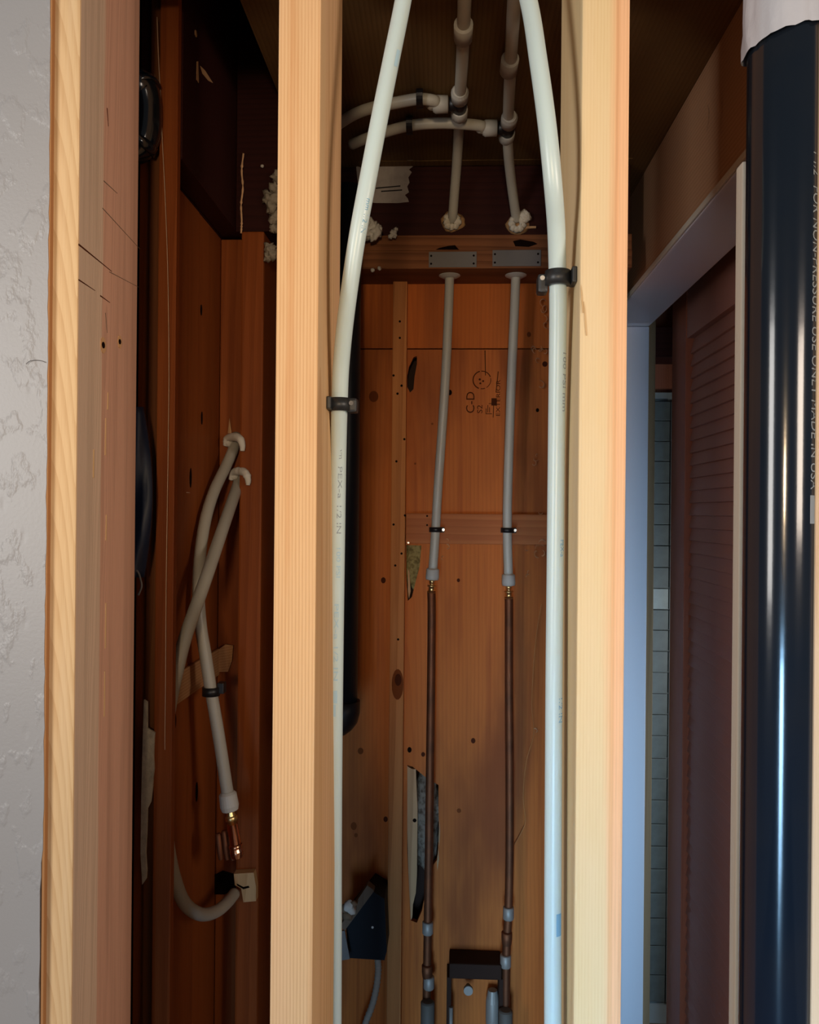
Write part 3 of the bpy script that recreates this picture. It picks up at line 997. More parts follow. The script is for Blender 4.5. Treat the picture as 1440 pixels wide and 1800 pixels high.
# double plate above, galvanised nail plates
YQ = 1.385
zq1 = P(780, 440, YQ).z
zq2 = P(780, 412, YQ).z
pl1 = tag(box('lower_plate', XA(604, YQ) - 0.035, xpr - 0.001, YQ, YP - 0.0006, Zp, zq1, 'wood_old_x'), 'old horizontal timber plate carrying the two grey metal plates', 'plate')
pl2 = tag(box('upper_plate', XA(604, YQ) - 0.035, xpr - 0.001, YQ + 0.003, YP - 0.0006, zq1 + 0.0008, zq2, 'wood_old_x'), 'dark stained timber plate above the two grey metal plates', 'plate')
for k, (x0, x1, y0_, y1_) in enumerate(((754, 838, 443, 470), (866, 951, 440, 468))):
    a, b = P(x0, y0_, YQ), P(x1, y1_, YQ)
    t = tag(box('nail_plate', a.x, b.x, YQ - 0.0016, YQ - 0.0001, b.z, a.z, 'steel_plate', bev=0.0006),
            ('grey metal nail plate above the left hanging pipe', 'grey metal nail plate above the right hanging pipe')[k], 'metal plate')
    for dx in (0.004, b.x - a.x - 0.005):
        for dz in (0.006, a.z - b.z - 0.007):
            disc('nail_hole', (a.x + dx, YQ - 0.0016, b.z + dz), (0, -1, 0), 0.0018, 'hole_dark', t, th=0.0003)
for pts in ([(766, 439), (772, 436), (790, 432), (800, 431), (806, 438), (808, 439), (780, 439)], [(902, 424), (915, 421), (938, 425), (945, 429), (930, 434), (906, 433)]):
    prism('char_mark', [P(a, b, YQ + 0.003) for a, b in pts], (0, -0.0004, 0), 'hole_dark', pl2)

# dark board above the plates, and ledger strip at the end of the soffit
YM = 1.405
zl = P(850, 287, YM).z
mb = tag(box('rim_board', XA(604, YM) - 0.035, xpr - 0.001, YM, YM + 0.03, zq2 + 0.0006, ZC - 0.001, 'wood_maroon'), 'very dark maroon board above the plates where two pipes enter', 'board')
tag(box('ledger_strip', XA(604, YM) + 0.02, xpr - 0.001, YM - 0.022, YM - 0.0005, zl, ZC - 0.001, 'wood_soffit'), 'brown ledger strip at the back end of the soffit', 'wood strip')

# ------------------------------------------------------------------ hanging pipes: white above, copper below
def hanging(pts, yf, copper_x, cu_pts, lab):
    w = [P(*p) for p in pts]
    top = P(pts[0][0], pts[0][1], pts[0][2])
    up = Vector((top.x, top.y, Zp + 0.012))
    end = w[-1]
    low = P(*cu_pts[-1])
    t = thing('hanging_pipe', lab, 'pipe', low)
    path = catmull([up] + w, 8)
    bm = bmesh.new()
    add_tube(bm, path, RP, 18)
    finish('white_tube', bm, 'pex_old', t)
    # escutcheon: shallow dish under the plate
    along((top.x, top.y, Zp - 0.0002), (0, 0, -1), [(0, 0.0185), (0.0012, 0.0185), (0.0045, 0.012), (0.0052, RP + 0.0005)], 'escutcheon', 'pex_fitting', t, seg=28)
    # crimp nut
    d = (end - w[-2]).normalized()
    along(end - d * 0.004, d, [(0, RP + 0.0012), (0.002, RP + 0.0034), (0.016, RP + 0.0038), (0.020, RP + 0.003), (0.021, 0.005)], 'collar', 'pex_fitting', t, seg=22)
    along(end + d * 0.0165, d, [(0, 0.0052), (0.005, 0.0052), (0.0052, 0.0040), (0.009, 0.0040), (0.0092, 0.0075), (0.012, 0.0075), (0.0122, 0.0052), (0.018, 0.0055), (0.022, 0.0078)], 'fitting', 'brass', t, seg=18)
    cu = [end + d * 0.036] + [P(*q) for q in cu_pts]
    bm = bmesh.new()
    add_tube(bm, catmull(cu, 6), 0.0072, 16)
    finish('copper_tube', bm, 'copper', t)
    return t


hp1 = hanging([(790.5, 489, 1.425), (788, 560, 1.425), (784, 650, 1.428), (777, 760, 1.432), (770, 860, 1.436), (766, 930, 1.44), (761, 1003, 1.44)], 0, 0,
              [(759, 1080, 1.44), (758, 1200, 1.44), (756, 1350, 1.44), (754, 1500, 1.44), (752, 1640, 1.44), (750, 1780, 1.44), (749, 1980, 1.44)],
              'left hanging pipe at the back, white tube joined to reddish copper')
hp2 = hanging([(907, 487, 1.425), (904, 560, 1.425), (900, 650, 1.43), (896, 760, 1.435), (893, 860, 1.438), (892, 930, 1.44), (894, 1013, 1.44)], 0, 0,
              [(895, 1090, 1.44), (895, 1200, 1.44), (896, 1350, 1.44), (896, 1500, 1.44), (894, 1600, 1.44), (890, 1700, 1.44), (888, 1980, 1.44)],
              'right hanging pipe at the back, white tube joined to dark copper')
# solder joints
for t, pts in ((hp1, ((752, 1632), (751, 1708), (754, 1728))), (hp2, ((894, 1606), (891, 1650), (889, 1690)))):
    for i, (px, py) in enumerate(pts):
        c = P(px, py, 1.438)
        along(c + Vector((0, 0, 0.012)), (0, 0, -1), [(0, 0.0078), (0.001, 0.0095), (0.020 if i != 1 else 0.012, 0.0095), (0.022, 0.0080)], 'solder_joint', 'solder' if i != 1 else 'copper', t)
# tiny clamps on the brace
for k, (px, py) in enumerate(((766, 931), (892, 932))):
    c = P(px, py, 1.44)
    t = half_clamp('pipe_clamp', c, RP, 1, 0.0085, 0, ('small black clamp fixing the left hanging pipe to the brace', 'small black clamp fixing the right hanging pipe to the brace')[k], 'clamp_small')
    box('tab', c.x + RP - 0.001, c.x + RP + 0.0075, c.y - 0.003, YBr - 0.0003, c.z - 0.0048, c.z + 0.0042, 'clamp_small', t, bev=0.001)
    disc('nail_head', (c.x + RP + 0.0055, c.y - 0.0032, c.z), (0, -1, 0), 0.0024, 'nail_steel', t, th=0.0012)

# thin wire down the right of the plywood
w = [P(a, b, YP - 0.006) for a, b in ((952, 1062), (944, 1110), (938, 1170), (935, 1240), (938, 1290), (925, 1340), (920, 1400), (924, 1440), (918, 1460), (904, 1485))]
tag(tube('wire', w, 0.0008, 'wood_lath', seg=6), 'thin brown wire dangling beside the right copper pipe', 'wire')

# ------------------------------------------------------------------ pipes under the soffit
def soffit_run(pts, lab, mat='pex_old'):
    t = thing('soffit_pipe', lab, 'pipe', pts[-1])
    path = catmull(pts, 8)
    bm = bmesh.new()
    add_tube(bm, path, RP, 18)
    finish('white_tube', bm, mat, t)
    return t


ZT = ZC - 0.013


def S(px, py):
    return PZ(px, py, ZT)


# two runs coming along the soffit and bending down into the dark board
t1, t2 = S(808, 183), S(893, 225)
r1 = soffit_run([S(819, -60), S(816, 20), S(813, 100), t1, P(806, 240, 1.285), P(803, 290, 1.34), P(799, 340, 1.372), P(796, 380, 1.392), P(795.5, 386, 1.402)], 'dark grey pipe under the soffit bending down to the left foam ring')
r2 = soffit_run([S(908, -60), S(903, 20), S(898, 110), t2, P(894, 270, 1.30), P(899, 320, 1.35), P(905, 365, 1.385), P(908, 388, 1.402)], 'dark grey pipe under the soffit bending down to the right foam ring')


def tee(t, c, fwd):
    d = Vector(fwd).normalized()
    along(c - d * 0.012, d, [(0, 0.0085), (0.001, 0.0105), (0.024, 0.0105), (0.025, 0.0085)], 'tee_body', 'clamp_small', t)
    along(c, (-1, 0, 0), [(0, 0.0095), (0.014, 0.0095), (0.015, 0.008)], 'tee_branch', 'clamp_small', t)
    for s, nm in ((0.0125, 1), (-0.0125, -1)):
        along(c + d * s, d * nm, [(0, 0.0085), (0.001, 0.0118), (0.020, 0.0122), (0.025, 0.0098)], 'collar', 'pex_fitting', t)
    along(c + Vector((-0.0155, 0, 0)), (-1, 0, 0), [(0, 0.0085), (0.001, 0.0118), (0.018, 0.0122), (0.022, 0.0098)], 'collar', 'pex_fitting', t)


tee(r1, t1, (0.0, 1, 0))
tee(r2, t2, (0.0, 1, 0))
for t, px, py in ((r1, 815, 42), (r2, 897, 103)):
    c = S(px, py)
    along(c, (0, 1, 0), [(0, 0.0085), (0.001, 0.0115), (0.03, 0.0115), (0.031, 0.0085)], 'coupling', 'pex_fitting', t)
b1 = soffit_run([t1 + Vector((-0.016, 0, 0)), t1 + Vector((-0.040, 0, 0)), S(765, 178), S(738, 174), S(700, 180), S(660, 188), S(625, 200), S(590, 222), S(540, 260)], 'upper curved white pipe branching left under the soffit')
b2 = soffit_run([t2 + Vector((-0.016, 0, 0)), t2 + Vector((-0.040, 0, 0)), S(845, 221), S(800, 217), S(760, 217), S(720, 221), S(680, 231), S(645, 243), S(618, 254)], 'lower curved white pipe branching left under the soffit')
for k, (px, py) in enumerate(((738, 174), (720, 221))):
    c = S(px, py)
    t = thing('pipe_clamp', ('black strap on the upper curved soffit pipe', 'black strap on the lower curved soffit pipe')[k], 'pipe clamp', c)
    bm = bmesh.new()
    n = 20
    ring = []
    for i in range(n):
        a = 2 * math.pi * i / n
        ring.append([bm.verts.new(c + Vector((x, math.cos(a) * rr * (1.5 if math.cos(a) < 0 else 1.3), math.sin(a) * rr * 1.0))) for rr, x in ((RP + 0.0002, -0.0045), (RP + 0.004, -0.0045), (RP + 0.004, 0.0045), (RP + 0.0002, 0.0045))])
    for i in range(n):
        for q in range(4):
            bm.faces.new((ring[i][q], ring[i][(q + 1) % 4], ring[(i + 1) % n][(q + 1) % 4], ring[(i + 1) % n][q]))
    finish('strap', bm, 'clamp_small', t)

# foam rings round the pipe entries
def foam_ring(c, label, seed, rx=0.0165):
    t = thing('foam_ring', label, 'foam', c - Vector((0, 0, 0.02)))
    blob('foam_edge', c + Vector((0.001, 0.001, -0.002)), 0.0190, 'foam_edge', t, amp=0.22, scale=(1.05, 0.28, 0.95), seed=seed)
    for k in range(9):
        a = 2 * math.pi * k / 9 + seed
        blob('foam_lump', c + Vector((math.cos(a) * 0.0095, -0.005 - 0.002 * (k % 2), math.sin(a) * 0.0100 - 0.003)), 0.0062, 'foam', t, amp=0.4, sub=2, seed=seed + k)
    return t


foam_ring(P(795, 388, YM - 0.001), 'round cream foam ring where the left pipe enters the dark board', 1.2)
f2 = foam_ring(P(909, 392, YM - 0.001), 'ragged cream foam lump where the right pipe enters the dark board', 4.6)
blob('foam_lump', P(922, 382, YM - 0.004), 0.012, 'foam', f2, amp=0.35, seed=2.2)
p = P(915, 399, YM - 0.002)
prism('splinter', [p, p + Vector((0.026, 0, 0.0005)), p + Vector((0.026, 0, -0.003)), p + Vector((0, 0, -0.004))], (0, -0.003, 0), 'wood_splinter', f2)

# torn paper sticker on the dark board
pts = [(626, 291), (640, 297), (668, 292), (690, 288), (712, 283), (714, 279), (722, 283), (727, 292), (719, 298), (724, 303), (718, 312), (720, 321), (716, 328), (719, 338), (712, 343), (717, 349), (719, 355), (700, 357), (660, 357), (635, 354), (630, 330)]
o = prism('paper_label', [P(a, b, YM - 0.0005) for a, b in pts], (0, -0.0006, 0), 'paper_grey')
tag(o, 'torn grey paper label with two black lines on the dark board', 'label')
for a, b in (((661, 331), (704, 327)), ((670, 336.5), (707, 334))):
    p, q = P(*a, YM - 0.0011), P(*b, YM - 0.0011)
    d = Vector((0, 0, 0.0010))
    prism('printed_line', [p - d, q - d, q + d, p + d], (0, -0.0003, 0), 'ink_black', o)
pts = [(706, 270), (716, 266), (722, 268), (726, 272), (731, 268), (732, 276), (726, 282), (716, 282)]
tag(prism('paper_scrap', [P(a, b, YM - 0.023) for a, b in pts], (0, -0.0006, 0), 'paper_grey'), 'small grey paper scrap above the torn label', 'paper')

# lumps of white foam about the plates and left of the stud
def foam_cluster(name, pts, Y, label, cat='foam', mat='foam_white'):
    c = P(pts[0][0], pts[0][1], Y)
    t = thing(name, label, cat, c)
    for i, (px, py, r) in enumerate(pts):
        blob('foam_lump', P(px, py, Y + random.uniform(-0.004, 0.004)), r, mat, t, amp=0.75, sub=3, seed=px * 0.13 + i, scale=(1, 0.8, 1.15))
    return t


foam_cluster('foam_pile', [(606, 388, 0.012), (612, 372, 0.007), (601, 405, 0.014), (614, 402, 0.010), (611, 363, 0.004), (618, 384, 0.004)], 1.36, 'white foam crumbs on the plate right against the left middle stud')
foam_cluster('foam_pile', [(652, 404, 0.012), (660, 409, 0.010), (642, 408, 0.011), (655, 396, 0.006), (666, 402, 0.005), (636, 400, 0.008)], 1.36, 'white foam lump on the plate behind the left white pipe')
foam_cluster('foam_pile', [(692, 412, 0.006), (695, 405, 0.004), (687, 416, 0.004)], 1.375, 'tiny white foam crumb right of the foam lump on the plate')
for (px, py), lab in (((655, 475), 'left white speck of foam below the plate'), ((667, 472), 'right white speck of foam below the plate')):
    tag(blob('foam_speck', P(px, py, 1.37 + 0.013), 0.0035, 'foam_white', amp=0.4, sub=2, seed=px), lab, 'foam')

# ------------------------------------------------------------------ thin black pipe behind the left middle stud
YK = 1.30
rk = 0.0235
ck = P(605.5, 900, YK)
bk = thing('vent_pipe', 'slim black pipe hanging behind the left middle stud, ending in an elbow', 'pipe', (ck.x, YK, P(610, 1290, YK).z))
ze = P(610, 1238, YK).z
tube('pipe', [(ck.x, YK, ze), (ck.x, YK, 1.5), (ck.x, YK, 1.7), (ck.x, YK, P(610, 330, YK).z)], rk, 'abs_matt', bk, seg=28, sm=False)
re_ = 0.030
arc = [Vector((ck.x, YK, ze + 0.006))] + [Vector((ck.x - re_ + re_ * math.cos(a), YK, ze - 0.012 - re_ * math.sin(a) * 0.55)) for a in (R(x) for x in range(0, 91, 15))] + [Vector((ck.x - 0.09, YK, ze - 0.012 - re_ * 0.55))]
tube('elbow', arc, rk + 0.0042, 'abs_matt', bk, seg=28, sm=False)

# ------------------------------------------------------------------ bottom: electrical box, conduit, valve
YE = 1.40
bx0, bx1 = P(606, 1600, YE).x, P(681, 1600, YE).x
eb = thing('junction_box', 'dark navy electrical box low on the back wall with plaster blob', 'electrical box', ((bx0 + bx1) / 2, YE, P(640, 1690, YE).z))
poly = [P(608, 1622, YE), P(654, 1566, YE), P(676, 1580, YE), P(680, 1672, YE), P(676, 1688, YE), P(612, 1684, YE)]
prism('body', poly, (0, 0.07, 0), 'box_navy', eb)
prism('lid', [P(598, 1628, YE - 0.02), P(646, 1556, YE - 0.02), P(658, 1566, YE - 0.02), P(606, 1636, YE - 0.02)], (0, 0.018, 0), 'wood_grey', eb)
prism('flap', [P(590, 1640, YE - 0.02), P(606, 1636, YE - 0.02), P(615, 1686, YE - 0.02), P(590, 1690, YE - 0.02)], (0, 0.004, 0), 'steel_plate', eb)
for i, (px, py, r) in enumerate(((613, 1592, 0.009), (618, 1600, 0.008), (610, 1608, 0.009), (622, 1588, 0.006), (606, 1596, 0.007))):
    blob('plaster_lump', P(px, py, YE - 0.028), r, 'foam_white' if i < 2 else 'grime', eb, amp=0.5, sub=2, seed=i * 2.2)
disc('screw', P(655, 1630, YE), (0, -1, 0), 0.002, 'nail_steel', eb)
cw = [P(a, b, YE + 0.02) for a, b in ((664, 1684), (665, 1705), (662, 1735), (655, 1765), (644, 1795), (632, 1830), (625, 1900))]
path = catmull(cw, 14)
rad = [0.0055 + 0.0007 * math.sin(i * 1.9) for i in range(len(path))]
bm = bmesh.new()
add_tube(bm, path, rad, 14)
tag(finish('flexible_conduit', bm, 'conduit'), 'cream ribbed flexible conduit below the navy electrical box', 'conduit')

# recessed valve box at the bottom, right of the copper pipe
vb = thing('valve_box', 'dim dark valve box with pale valve at the bottom right of the back wall', 'valve box', P(838, 1800, YP - 0.03))
a, b = P(790, 1694, YP - 0.05), P(882, 1724, YP - 0.05)
box('hood', a.x, b.x, YP - 0.05, YP - 0.0006, b.z, a.z, 'dark_wall', vb, bev=0.003)
box('side_panel', a.x - 0.004, a.x + 0.004, YP - 0.045, YP - 0.0006, 0.35, b.z - 0.0005, 'dark_wall', vb)
box('side_panel', b.x - 0.004, b.x + 0.004, YP - 0.045, YP - 0.0006, 0.35, b.z - 0.0005, 'dark_wall', vb)
along(P(866, 1760, YP - 0.02), (0, 0, -1), [(-0.02, 0.008), (0, 0.012), (0.03, 0.012), (0.10, 0.009), (0.13, 0.009)], 'valve_body', 'solder', vb)
along(P(823, 1732, YP - 0.022), (0, -1, 0), [(0, 0.004), (0.010, 0.004), (0.011, 0.008), (0.018, 0.008)], 'valve_handle', 'solder', vb)
along(P(793, 1770, YP - 0.047), (0, 0, -1), [(0, 0.0035), (0.1, 0.0035)], 'stem', 'solder', vb)
for k, (px, py) in enumerate(((752, 1760), (889, 1775))):
    along(P(px, py, 1.425), (0, 0, -1), [(0, 0.009), (0.002, 0.012), (0.11, 0.012), (0.112, 0.009)], 'sleeve', 'sleeve', (hp1, hp2)[k])

# ================================================================== LEFT ALCOVE
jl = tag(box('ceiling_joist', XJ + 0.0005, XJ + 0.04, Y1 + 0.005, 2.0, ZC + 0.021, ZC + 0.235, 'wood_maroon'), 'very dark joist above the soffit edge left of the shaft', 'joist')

XS = -0.345                       # alcove side wall plane
YS0 = 0.947
YSB = PXp(384, 900, XS).y         # where the side wall meets the back boards
zs1 = H + 0.80
ZD = H + 0.408            # near-black upper boards start here, shade put into their colour
sw = struct(thing('wall_side_left', None, None, (XS, YS0, 0)), 'old brown board wall at the left of the alcove')
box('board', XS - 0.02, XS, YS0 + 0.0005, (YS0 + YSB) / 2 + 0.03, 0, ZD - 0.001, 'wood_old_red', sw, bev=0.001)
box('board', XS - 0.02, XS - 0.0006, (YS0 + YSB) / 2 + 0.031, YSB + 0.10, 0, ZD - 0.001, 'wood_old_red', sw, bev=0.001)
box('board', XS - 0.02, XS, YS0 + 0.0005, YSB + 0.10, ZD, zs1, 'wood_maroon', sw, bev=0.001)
for px, py, r, sy in ((355, 735, 0.003, 3.0), (335, 840, 0.0045, 3.0), (354, 545, 0.003, 2.5), (307, 1268, 0.0055, 1.8), (346, 1392, 0.0045, 3.0)):
    disc('knot', on_x(px, py, XS), (1, 0, 0), r, 'hole_dark', sw, sy=sy, th=0.0003)
# the stud whose edge faces us
xs0, xs1 = XA(262, YS0 - 0.012), XA(306, YS0 - 0.012)
es = tag(box('wall_stud', xs0 + 0.008, xs1, YS0 - 0.012, YS0, 0, zs1, 'wood_old_red', bev=0.001), 'reddish brown stud edge at the left of the alcove with a thread hanging down it', 'stud')
box('edge_strip', xs0 - 0.006, xs0 + 0.0078, YS0 - 0.004, YS0 + 0.03, 0, zs1, 'wood_old', es)

# thread hanging from the joist
w = [P(a, b, YS0 - 0.015) for a, b in ((276, 30), (279, 110), (283, 180), (285, 240), (290, 340), (295, 480), (297, 640), (296, 760), (294, 900), (292, 1040), (291, 1200), (290, 1290), (290, 1318))]
tag(tube('hanging_thread', w, 0.00045, 'thread', seg=6), 'pale thin thread hanging down the left stud edge', 'thread')
p = on_x(330, 866, XS)
tag(tube('staple', [p + Vector((0.001, -0.008, 0)), p + Vector((0.001, 0.006, 0))], 0.0005, 'thread', seg=6, sm=False), 'tiny bright staple on the left alcove boards', 'staple')

# back of the alcove: recessed board, post, grey board
YA = YSB
rb_ = tag(box('backing_board', XS + 0.0005, XA(428, YA), YA, YA + 0.02, 0, H + 0.405, 'wood_old_red'), 'dark red board in the alcove corner where two pipes come out', 'board')
YPo = YA - 0.035
po = tag(box('corner_post', XA(420, YPo), XA(460, YPo), YPo, YA + 0.06, 0, H + 0.405, 'wood_old_red', bev=0.003), 'reddish corner post of the left alcove beside two foam-ringed pipes', 'post')
YG = YA + 0.06
cbm = tag(box('cross_beam', -0.3145, XA(500, YPo), YPo + 0.004, YG + 0.04, H + 0.406, zs1, 'wood_maroon'), 'beam across the top of the corner post, coloured near black for shade', 'beam')  # near-black colour of both beams stands for the shade over the alcove
abm = tag(box('alcove_beam', XS + 0.0005, -0.315, YS0 + 0.001, YG + 0.04, H + 0.409, zs1, 'wood_maroon'), 'beam running back at the alcove top left, coloured near black for shade', 'beam')
for pts in ([(346, 108), (348, 108), (349, 146), (345, 140)], [(352, 116), (360, 124), (374, 146), (366, 142), (356, 130)]):
    prism('paint_scrape', [on_x(a, b, -0.315) for a, b in pts], (0.0005, 0, 0), 'wood_splinter', abm)
disc('paint_spot', on_x(344, 59, -0.315), (1, 0, 0), 0.004, 'wood_splinter', abm)
gb = tag(box('grey_board', XA(452, YG), XA(500, YG), YG + 0.0005, YG + 0.02, P(470, 1012, YG).z, H + 0.405, 'wood_grey'), 'grey brown board with nail holes between corner post and stud', 'board')
for px, py in ((475, 525), (476, 612), (476, 788), (472, 867), (475, 935)):
    disc('nail_hole', P(px, py, YG + 0.0005), (0, -1, 0), 0.0024, 'hole_dark', gb, th=0.0003)
for (y0_, y1_, nm) in ((752, 850, 'upper'), (868, 935, 'lower')):
    a, b = P(462, y0_, YG), P(492, y1_, YG)
    tag(box('tin_plate', a.x, b.x, YG - 0.0012, YG + 0.0003, b.z, a.z, 'steel_plate' if nm == 'upper' else 'wood_grey', bev=0.0003), nm + ' dull grey tin plate on the grey board right of the corner post', 'metal plate')
o = prism('drywall_shard', [P(461, 1240, YG), P(470, 1225, YG), P(480, 1255, YG), P(480, 1370, YG), P(462, 1395, YG)], (0, 0.01, 0), 'wood_grey')
tag(o, 'pale broken shard right of the corner post, low behind the stud', 'shard')
foam_cluster('foam_pile', [(473, 350, 0.009), (478, 365, 0.008), (484, 385, 0.008), (482, 402, 0.006), (488, 345, 0.012), (484, 330, 0.008), (489, 312, 0.009)], YPo - 0.004, 'dirty cream foam smeared left of the left middle stud', mat='foam_dirty')
foam_cluster('foam_pile', [(474, 440, 0.008), (479, 448, 0.007), (471, 452, 0.006)], YPo - 0.004, 'small dirty foam lump below the foam smear', mat='foam_dirty')
for px, py, lab in ((461, 292, 'white paint speck left of the foam smear'),):
    tag(blob('foam_speck', P(px, py, YPo), 0.0025, 'foam_white', amp=0.2, sub=2), lab, 'foam')
w = [P(a, b, YPo - 0.004) for a, b in ((428, 270), (425, 300), (427, 330), (424, 360), (425, 390), (424, 410))]
path = catmull(w, 8)
rad = [0.0014 + 0.0012 * noise.noise(Vector((i * 0.9, 0, 1))) for i in range(len(path))]
bm = bmesh.new()
add_tube(bm, path, [max(0.0004, r) for r in rad], 8)
tag(finish('dust_strand', bm, 'shaving'), 'ragged pale strand of dust hanging on the dark corner post', 'strand')

# white pipes of the alcove
pa_pts = [(416, 765, YA + 0.004), (410, 790, YA - 0.012), (397, 820, YA - 0.03), (376, 865, YA - 0.07), (361, 915, YA - 0.11), (352, 975, 1.08), (349, 1040, 1.065), (353, 1100, 1.06), (361, 1150, 1.06), (370, 1208, 1.06), (384, 1290, 1.06), (401, 1400, 1.06)]
ta, pap = pex('supply_pipe', pa_pts, 'upper alcove pipe curving down to the copper end fitting', 'pex_dull')
pb_pts = [(424, 830, YA + 0.004), (419, 850, YA - 0.015), (407, 885, YA - 0.06), (388, 940, YA - 0.12), (366, 1005, YA - 0.18), (345, 1065, 1.01), (326, 1120, 0.985), (313, 1170, 0.972), (300, 1230, 0.97), (291, 1300, 0.968), (289, 1400, 0.968), (294, 1480, 0.975), (307, 1545, 0.995), (325, 1588, 1.02),
          (352, 1607, 1.05), (378, 1603, 1.09), (398, 1588, 1.13), (412, 1571, 1.16)]
tb_, pbp = pex('supply_pipe', pb_pts, 'lower alcove pipe sweeping left and hooking back up into a wood block', 'pex_dull', r=0.0082)
# foam collars where they leave the board
for (px, py), (dx, dy), lab in (((408, 775), (422, 790), 'white foam bead round the upper alcove pipe'), ((418, 835), (430, 852), 'white foam bead round the lower alcove pipe')):
    t = thing('foam_bead', lab, 'foam', P(px, py, YA))
    w = [P(px - 12, py + 8, YA - 0.014), P(px - 8, py - 4, YA - 0.018), P(px + 4, py - 7, YA - 0.03), P(px + 14, py - 3, YA - 0.042), P(px + 18, py + 8, YA - 0.044), P(px + 18, py + 18, YA - 0.044)]
    path = catmull(w, 6)
    bm = bmesh.new()
    n = len(path)
    add_tube(bm, path, [0.0020 + 0.0040 * math.sin(math.pi * (0.15 + 0.8 * i / n)) + 0.0010 * noise.noise(Vector((i * 0.5, px, 0))) for i in range(n)], 12)
    finish('foam_bead_tube', bm, 'foam_white', t)
    blob('foam_lump', P(px - 7, py + 1, YA - 0.014), 0.0075, 'foam_white', t, amp=0.3, sub=2, seed=px)
p = P(404, 735, YA - 0.001)
tag(prism('wood_sliver', [p, P(408, 762, YA - 0.001), P(401, 762, YA - 0.001)], (0, -0.002, 0), 'wood_splinter'), 'thin pointed wood sliver above the upper foam bead', 'splinter')

# clamp on the upper alcove pipe
c = min(pap, key=lambda v: abs(v.z - P(374, 1212, 1.06).z))
t = half_clamp('pipe_clamp', c, RP, 1, 0.011, 0, 'black clamp on the lower length of the upper alcove pipe', 'clamp_small')
box('tab', c.x + RP, c.x + RP + 0.009, c.y - 0.002, c.y + 0.012, c.z - 0.003, c.z + 0.011, 'clamp_small', t, bev=0.001)
# end fitting: collar, brass nipple, copper stub and elbows
end, d = pap[-1], (pap[-1] - pap[-4]).normalized()
along(end - d * 0.006, d, [(0, RP + 0.0008), (0.003, RP + 0.0034), (0.018, RP + 0.0042), (0.024, RP + 0.0026), (0.026, 0.005)], 'collar', 'pex_fitting', ta, seg=22)
along(end + d * 0.019, d, [(0, 0.005), (0.006, 0.006), (0.007, 0.0078), (0.012, 0.0078), (0.013, 0.0055), (0.018, 0.0055)], 'nipple', 'brass', ta)
along(end + d * 0.036, d, [(0, 0.0072), (0.026, 0.0072), (0.027, 0.009), (0.031, 0.009), (0.032, 0.008), (0.036, 0.009), (0.040, 0.0085), (0.044, 0.007)], 'copper_stub', 'copper_bright', ta)
for dx, dz, ln in ((-0.018, 0.028, 0.038), (-0.010, 0.022, 0.032), (-0.026, 0.024, 0.034)):
    q = end + d * 0.075 + Vector((dx, 0.004, dz))
    along(q, (0.12, 0, -1), [(0, 0.0030), (0.002, 0.0042), (ln * 0.7, 0.0042), (ln, 0.003)], 'copper_elbow', 'copper', ta)
# dark hole and the wood block the hooked pipe enters
c = P(384, 1545, YA - 0.0004)
blk = thing('wood_block', 'small pale wood block at the end of the hooked alcove pipe', 'wood block', P(430, 1588, YA - 0.05))
YW = YPo - 0.014
prism('block', [P(411, 1536, YW), P(446, 1534, YW), P(450, 1560, YW), P(450, 1584, YW), P(428, 1586, YW), P(424, 1562, YW), P(413, 1556, YW)], (0, 0.0136, 0), 'wood_raw', blk)
prism('crack', [P(416, 1553, YW), P(428, 1559, YW), P(437, 1557, YW), P(439, 1560, YW), P(428, 1563, YW), P(417, 1556, YW)], (0, -0.0004, 0), 'hole_dark', blk)
hb = [P(366, 1560, YA), P(372, 1540, YA), P(392, 1530, YA), P(412, 1536, YA), P(416, 1560, YA), P(396, 1572, YA), P(370, 1572, YA)]
prism('hole', hb, (0, -0.0006, 0), 'hole_dark', rb_)

# fire block running along the alcove side
zb0, zb1 = PXp(306, 1246, XS + 0.008).z, PXp(306, 1190, XS + 0.008).z
fb = tag(box('fire_block', XS + 0.0006, XS + 0.005, YS0 + 0.002, YA - 0.003, zb0, zb1, 'wood_block'), 'short light brown block behind the crossing alcove pipes', 'wood block')
prism('torn_end', [P(378, 1146, YA - 0.004), P(398, 1132, YA - 0.004), P(411, 1134, YA - 0.004), P(409, 1160, YA - 0.004), P(402, 1180, YA - 0.004), P(380, 1180, YA - 0.004)], (0, -0.004, 0), 'wood_block', fb)

# far-left gap: black elbow at the top, navy infill, torn drywall strip
YV = 0.935
ve = thing('vent_elbow', 'glossy black pipe elbow peeking out beside the left stud near the top', 'pipe', P(250, 270, YV))
w = [P(225, 150, YV - 0.02), P(238, 150, YV - 0.02), P(249, 160, YV - 0.015), P(254, 190, YV - 0.01), P(253, 225, YV - 0.01), P(246, 250, YV - 0.01), P(230, 262, YV - 0.01)]
tube('elbow', w, 0.0195, 'abs_black', ve, seg=26)
w = [P(246, 243, YV - 0.012), P(238, 258, YV - 0.012)]
tube('hub_rim', w, 0.0225, 'abs_black', ve, seg=26, sm=False)
w = [P(246, 150, YV - 0.015), P(251, 161, YV - 0.015)]
tube('hub_rim', w, 0.0215, 'abs_black', ve, seg=26, sm=False)

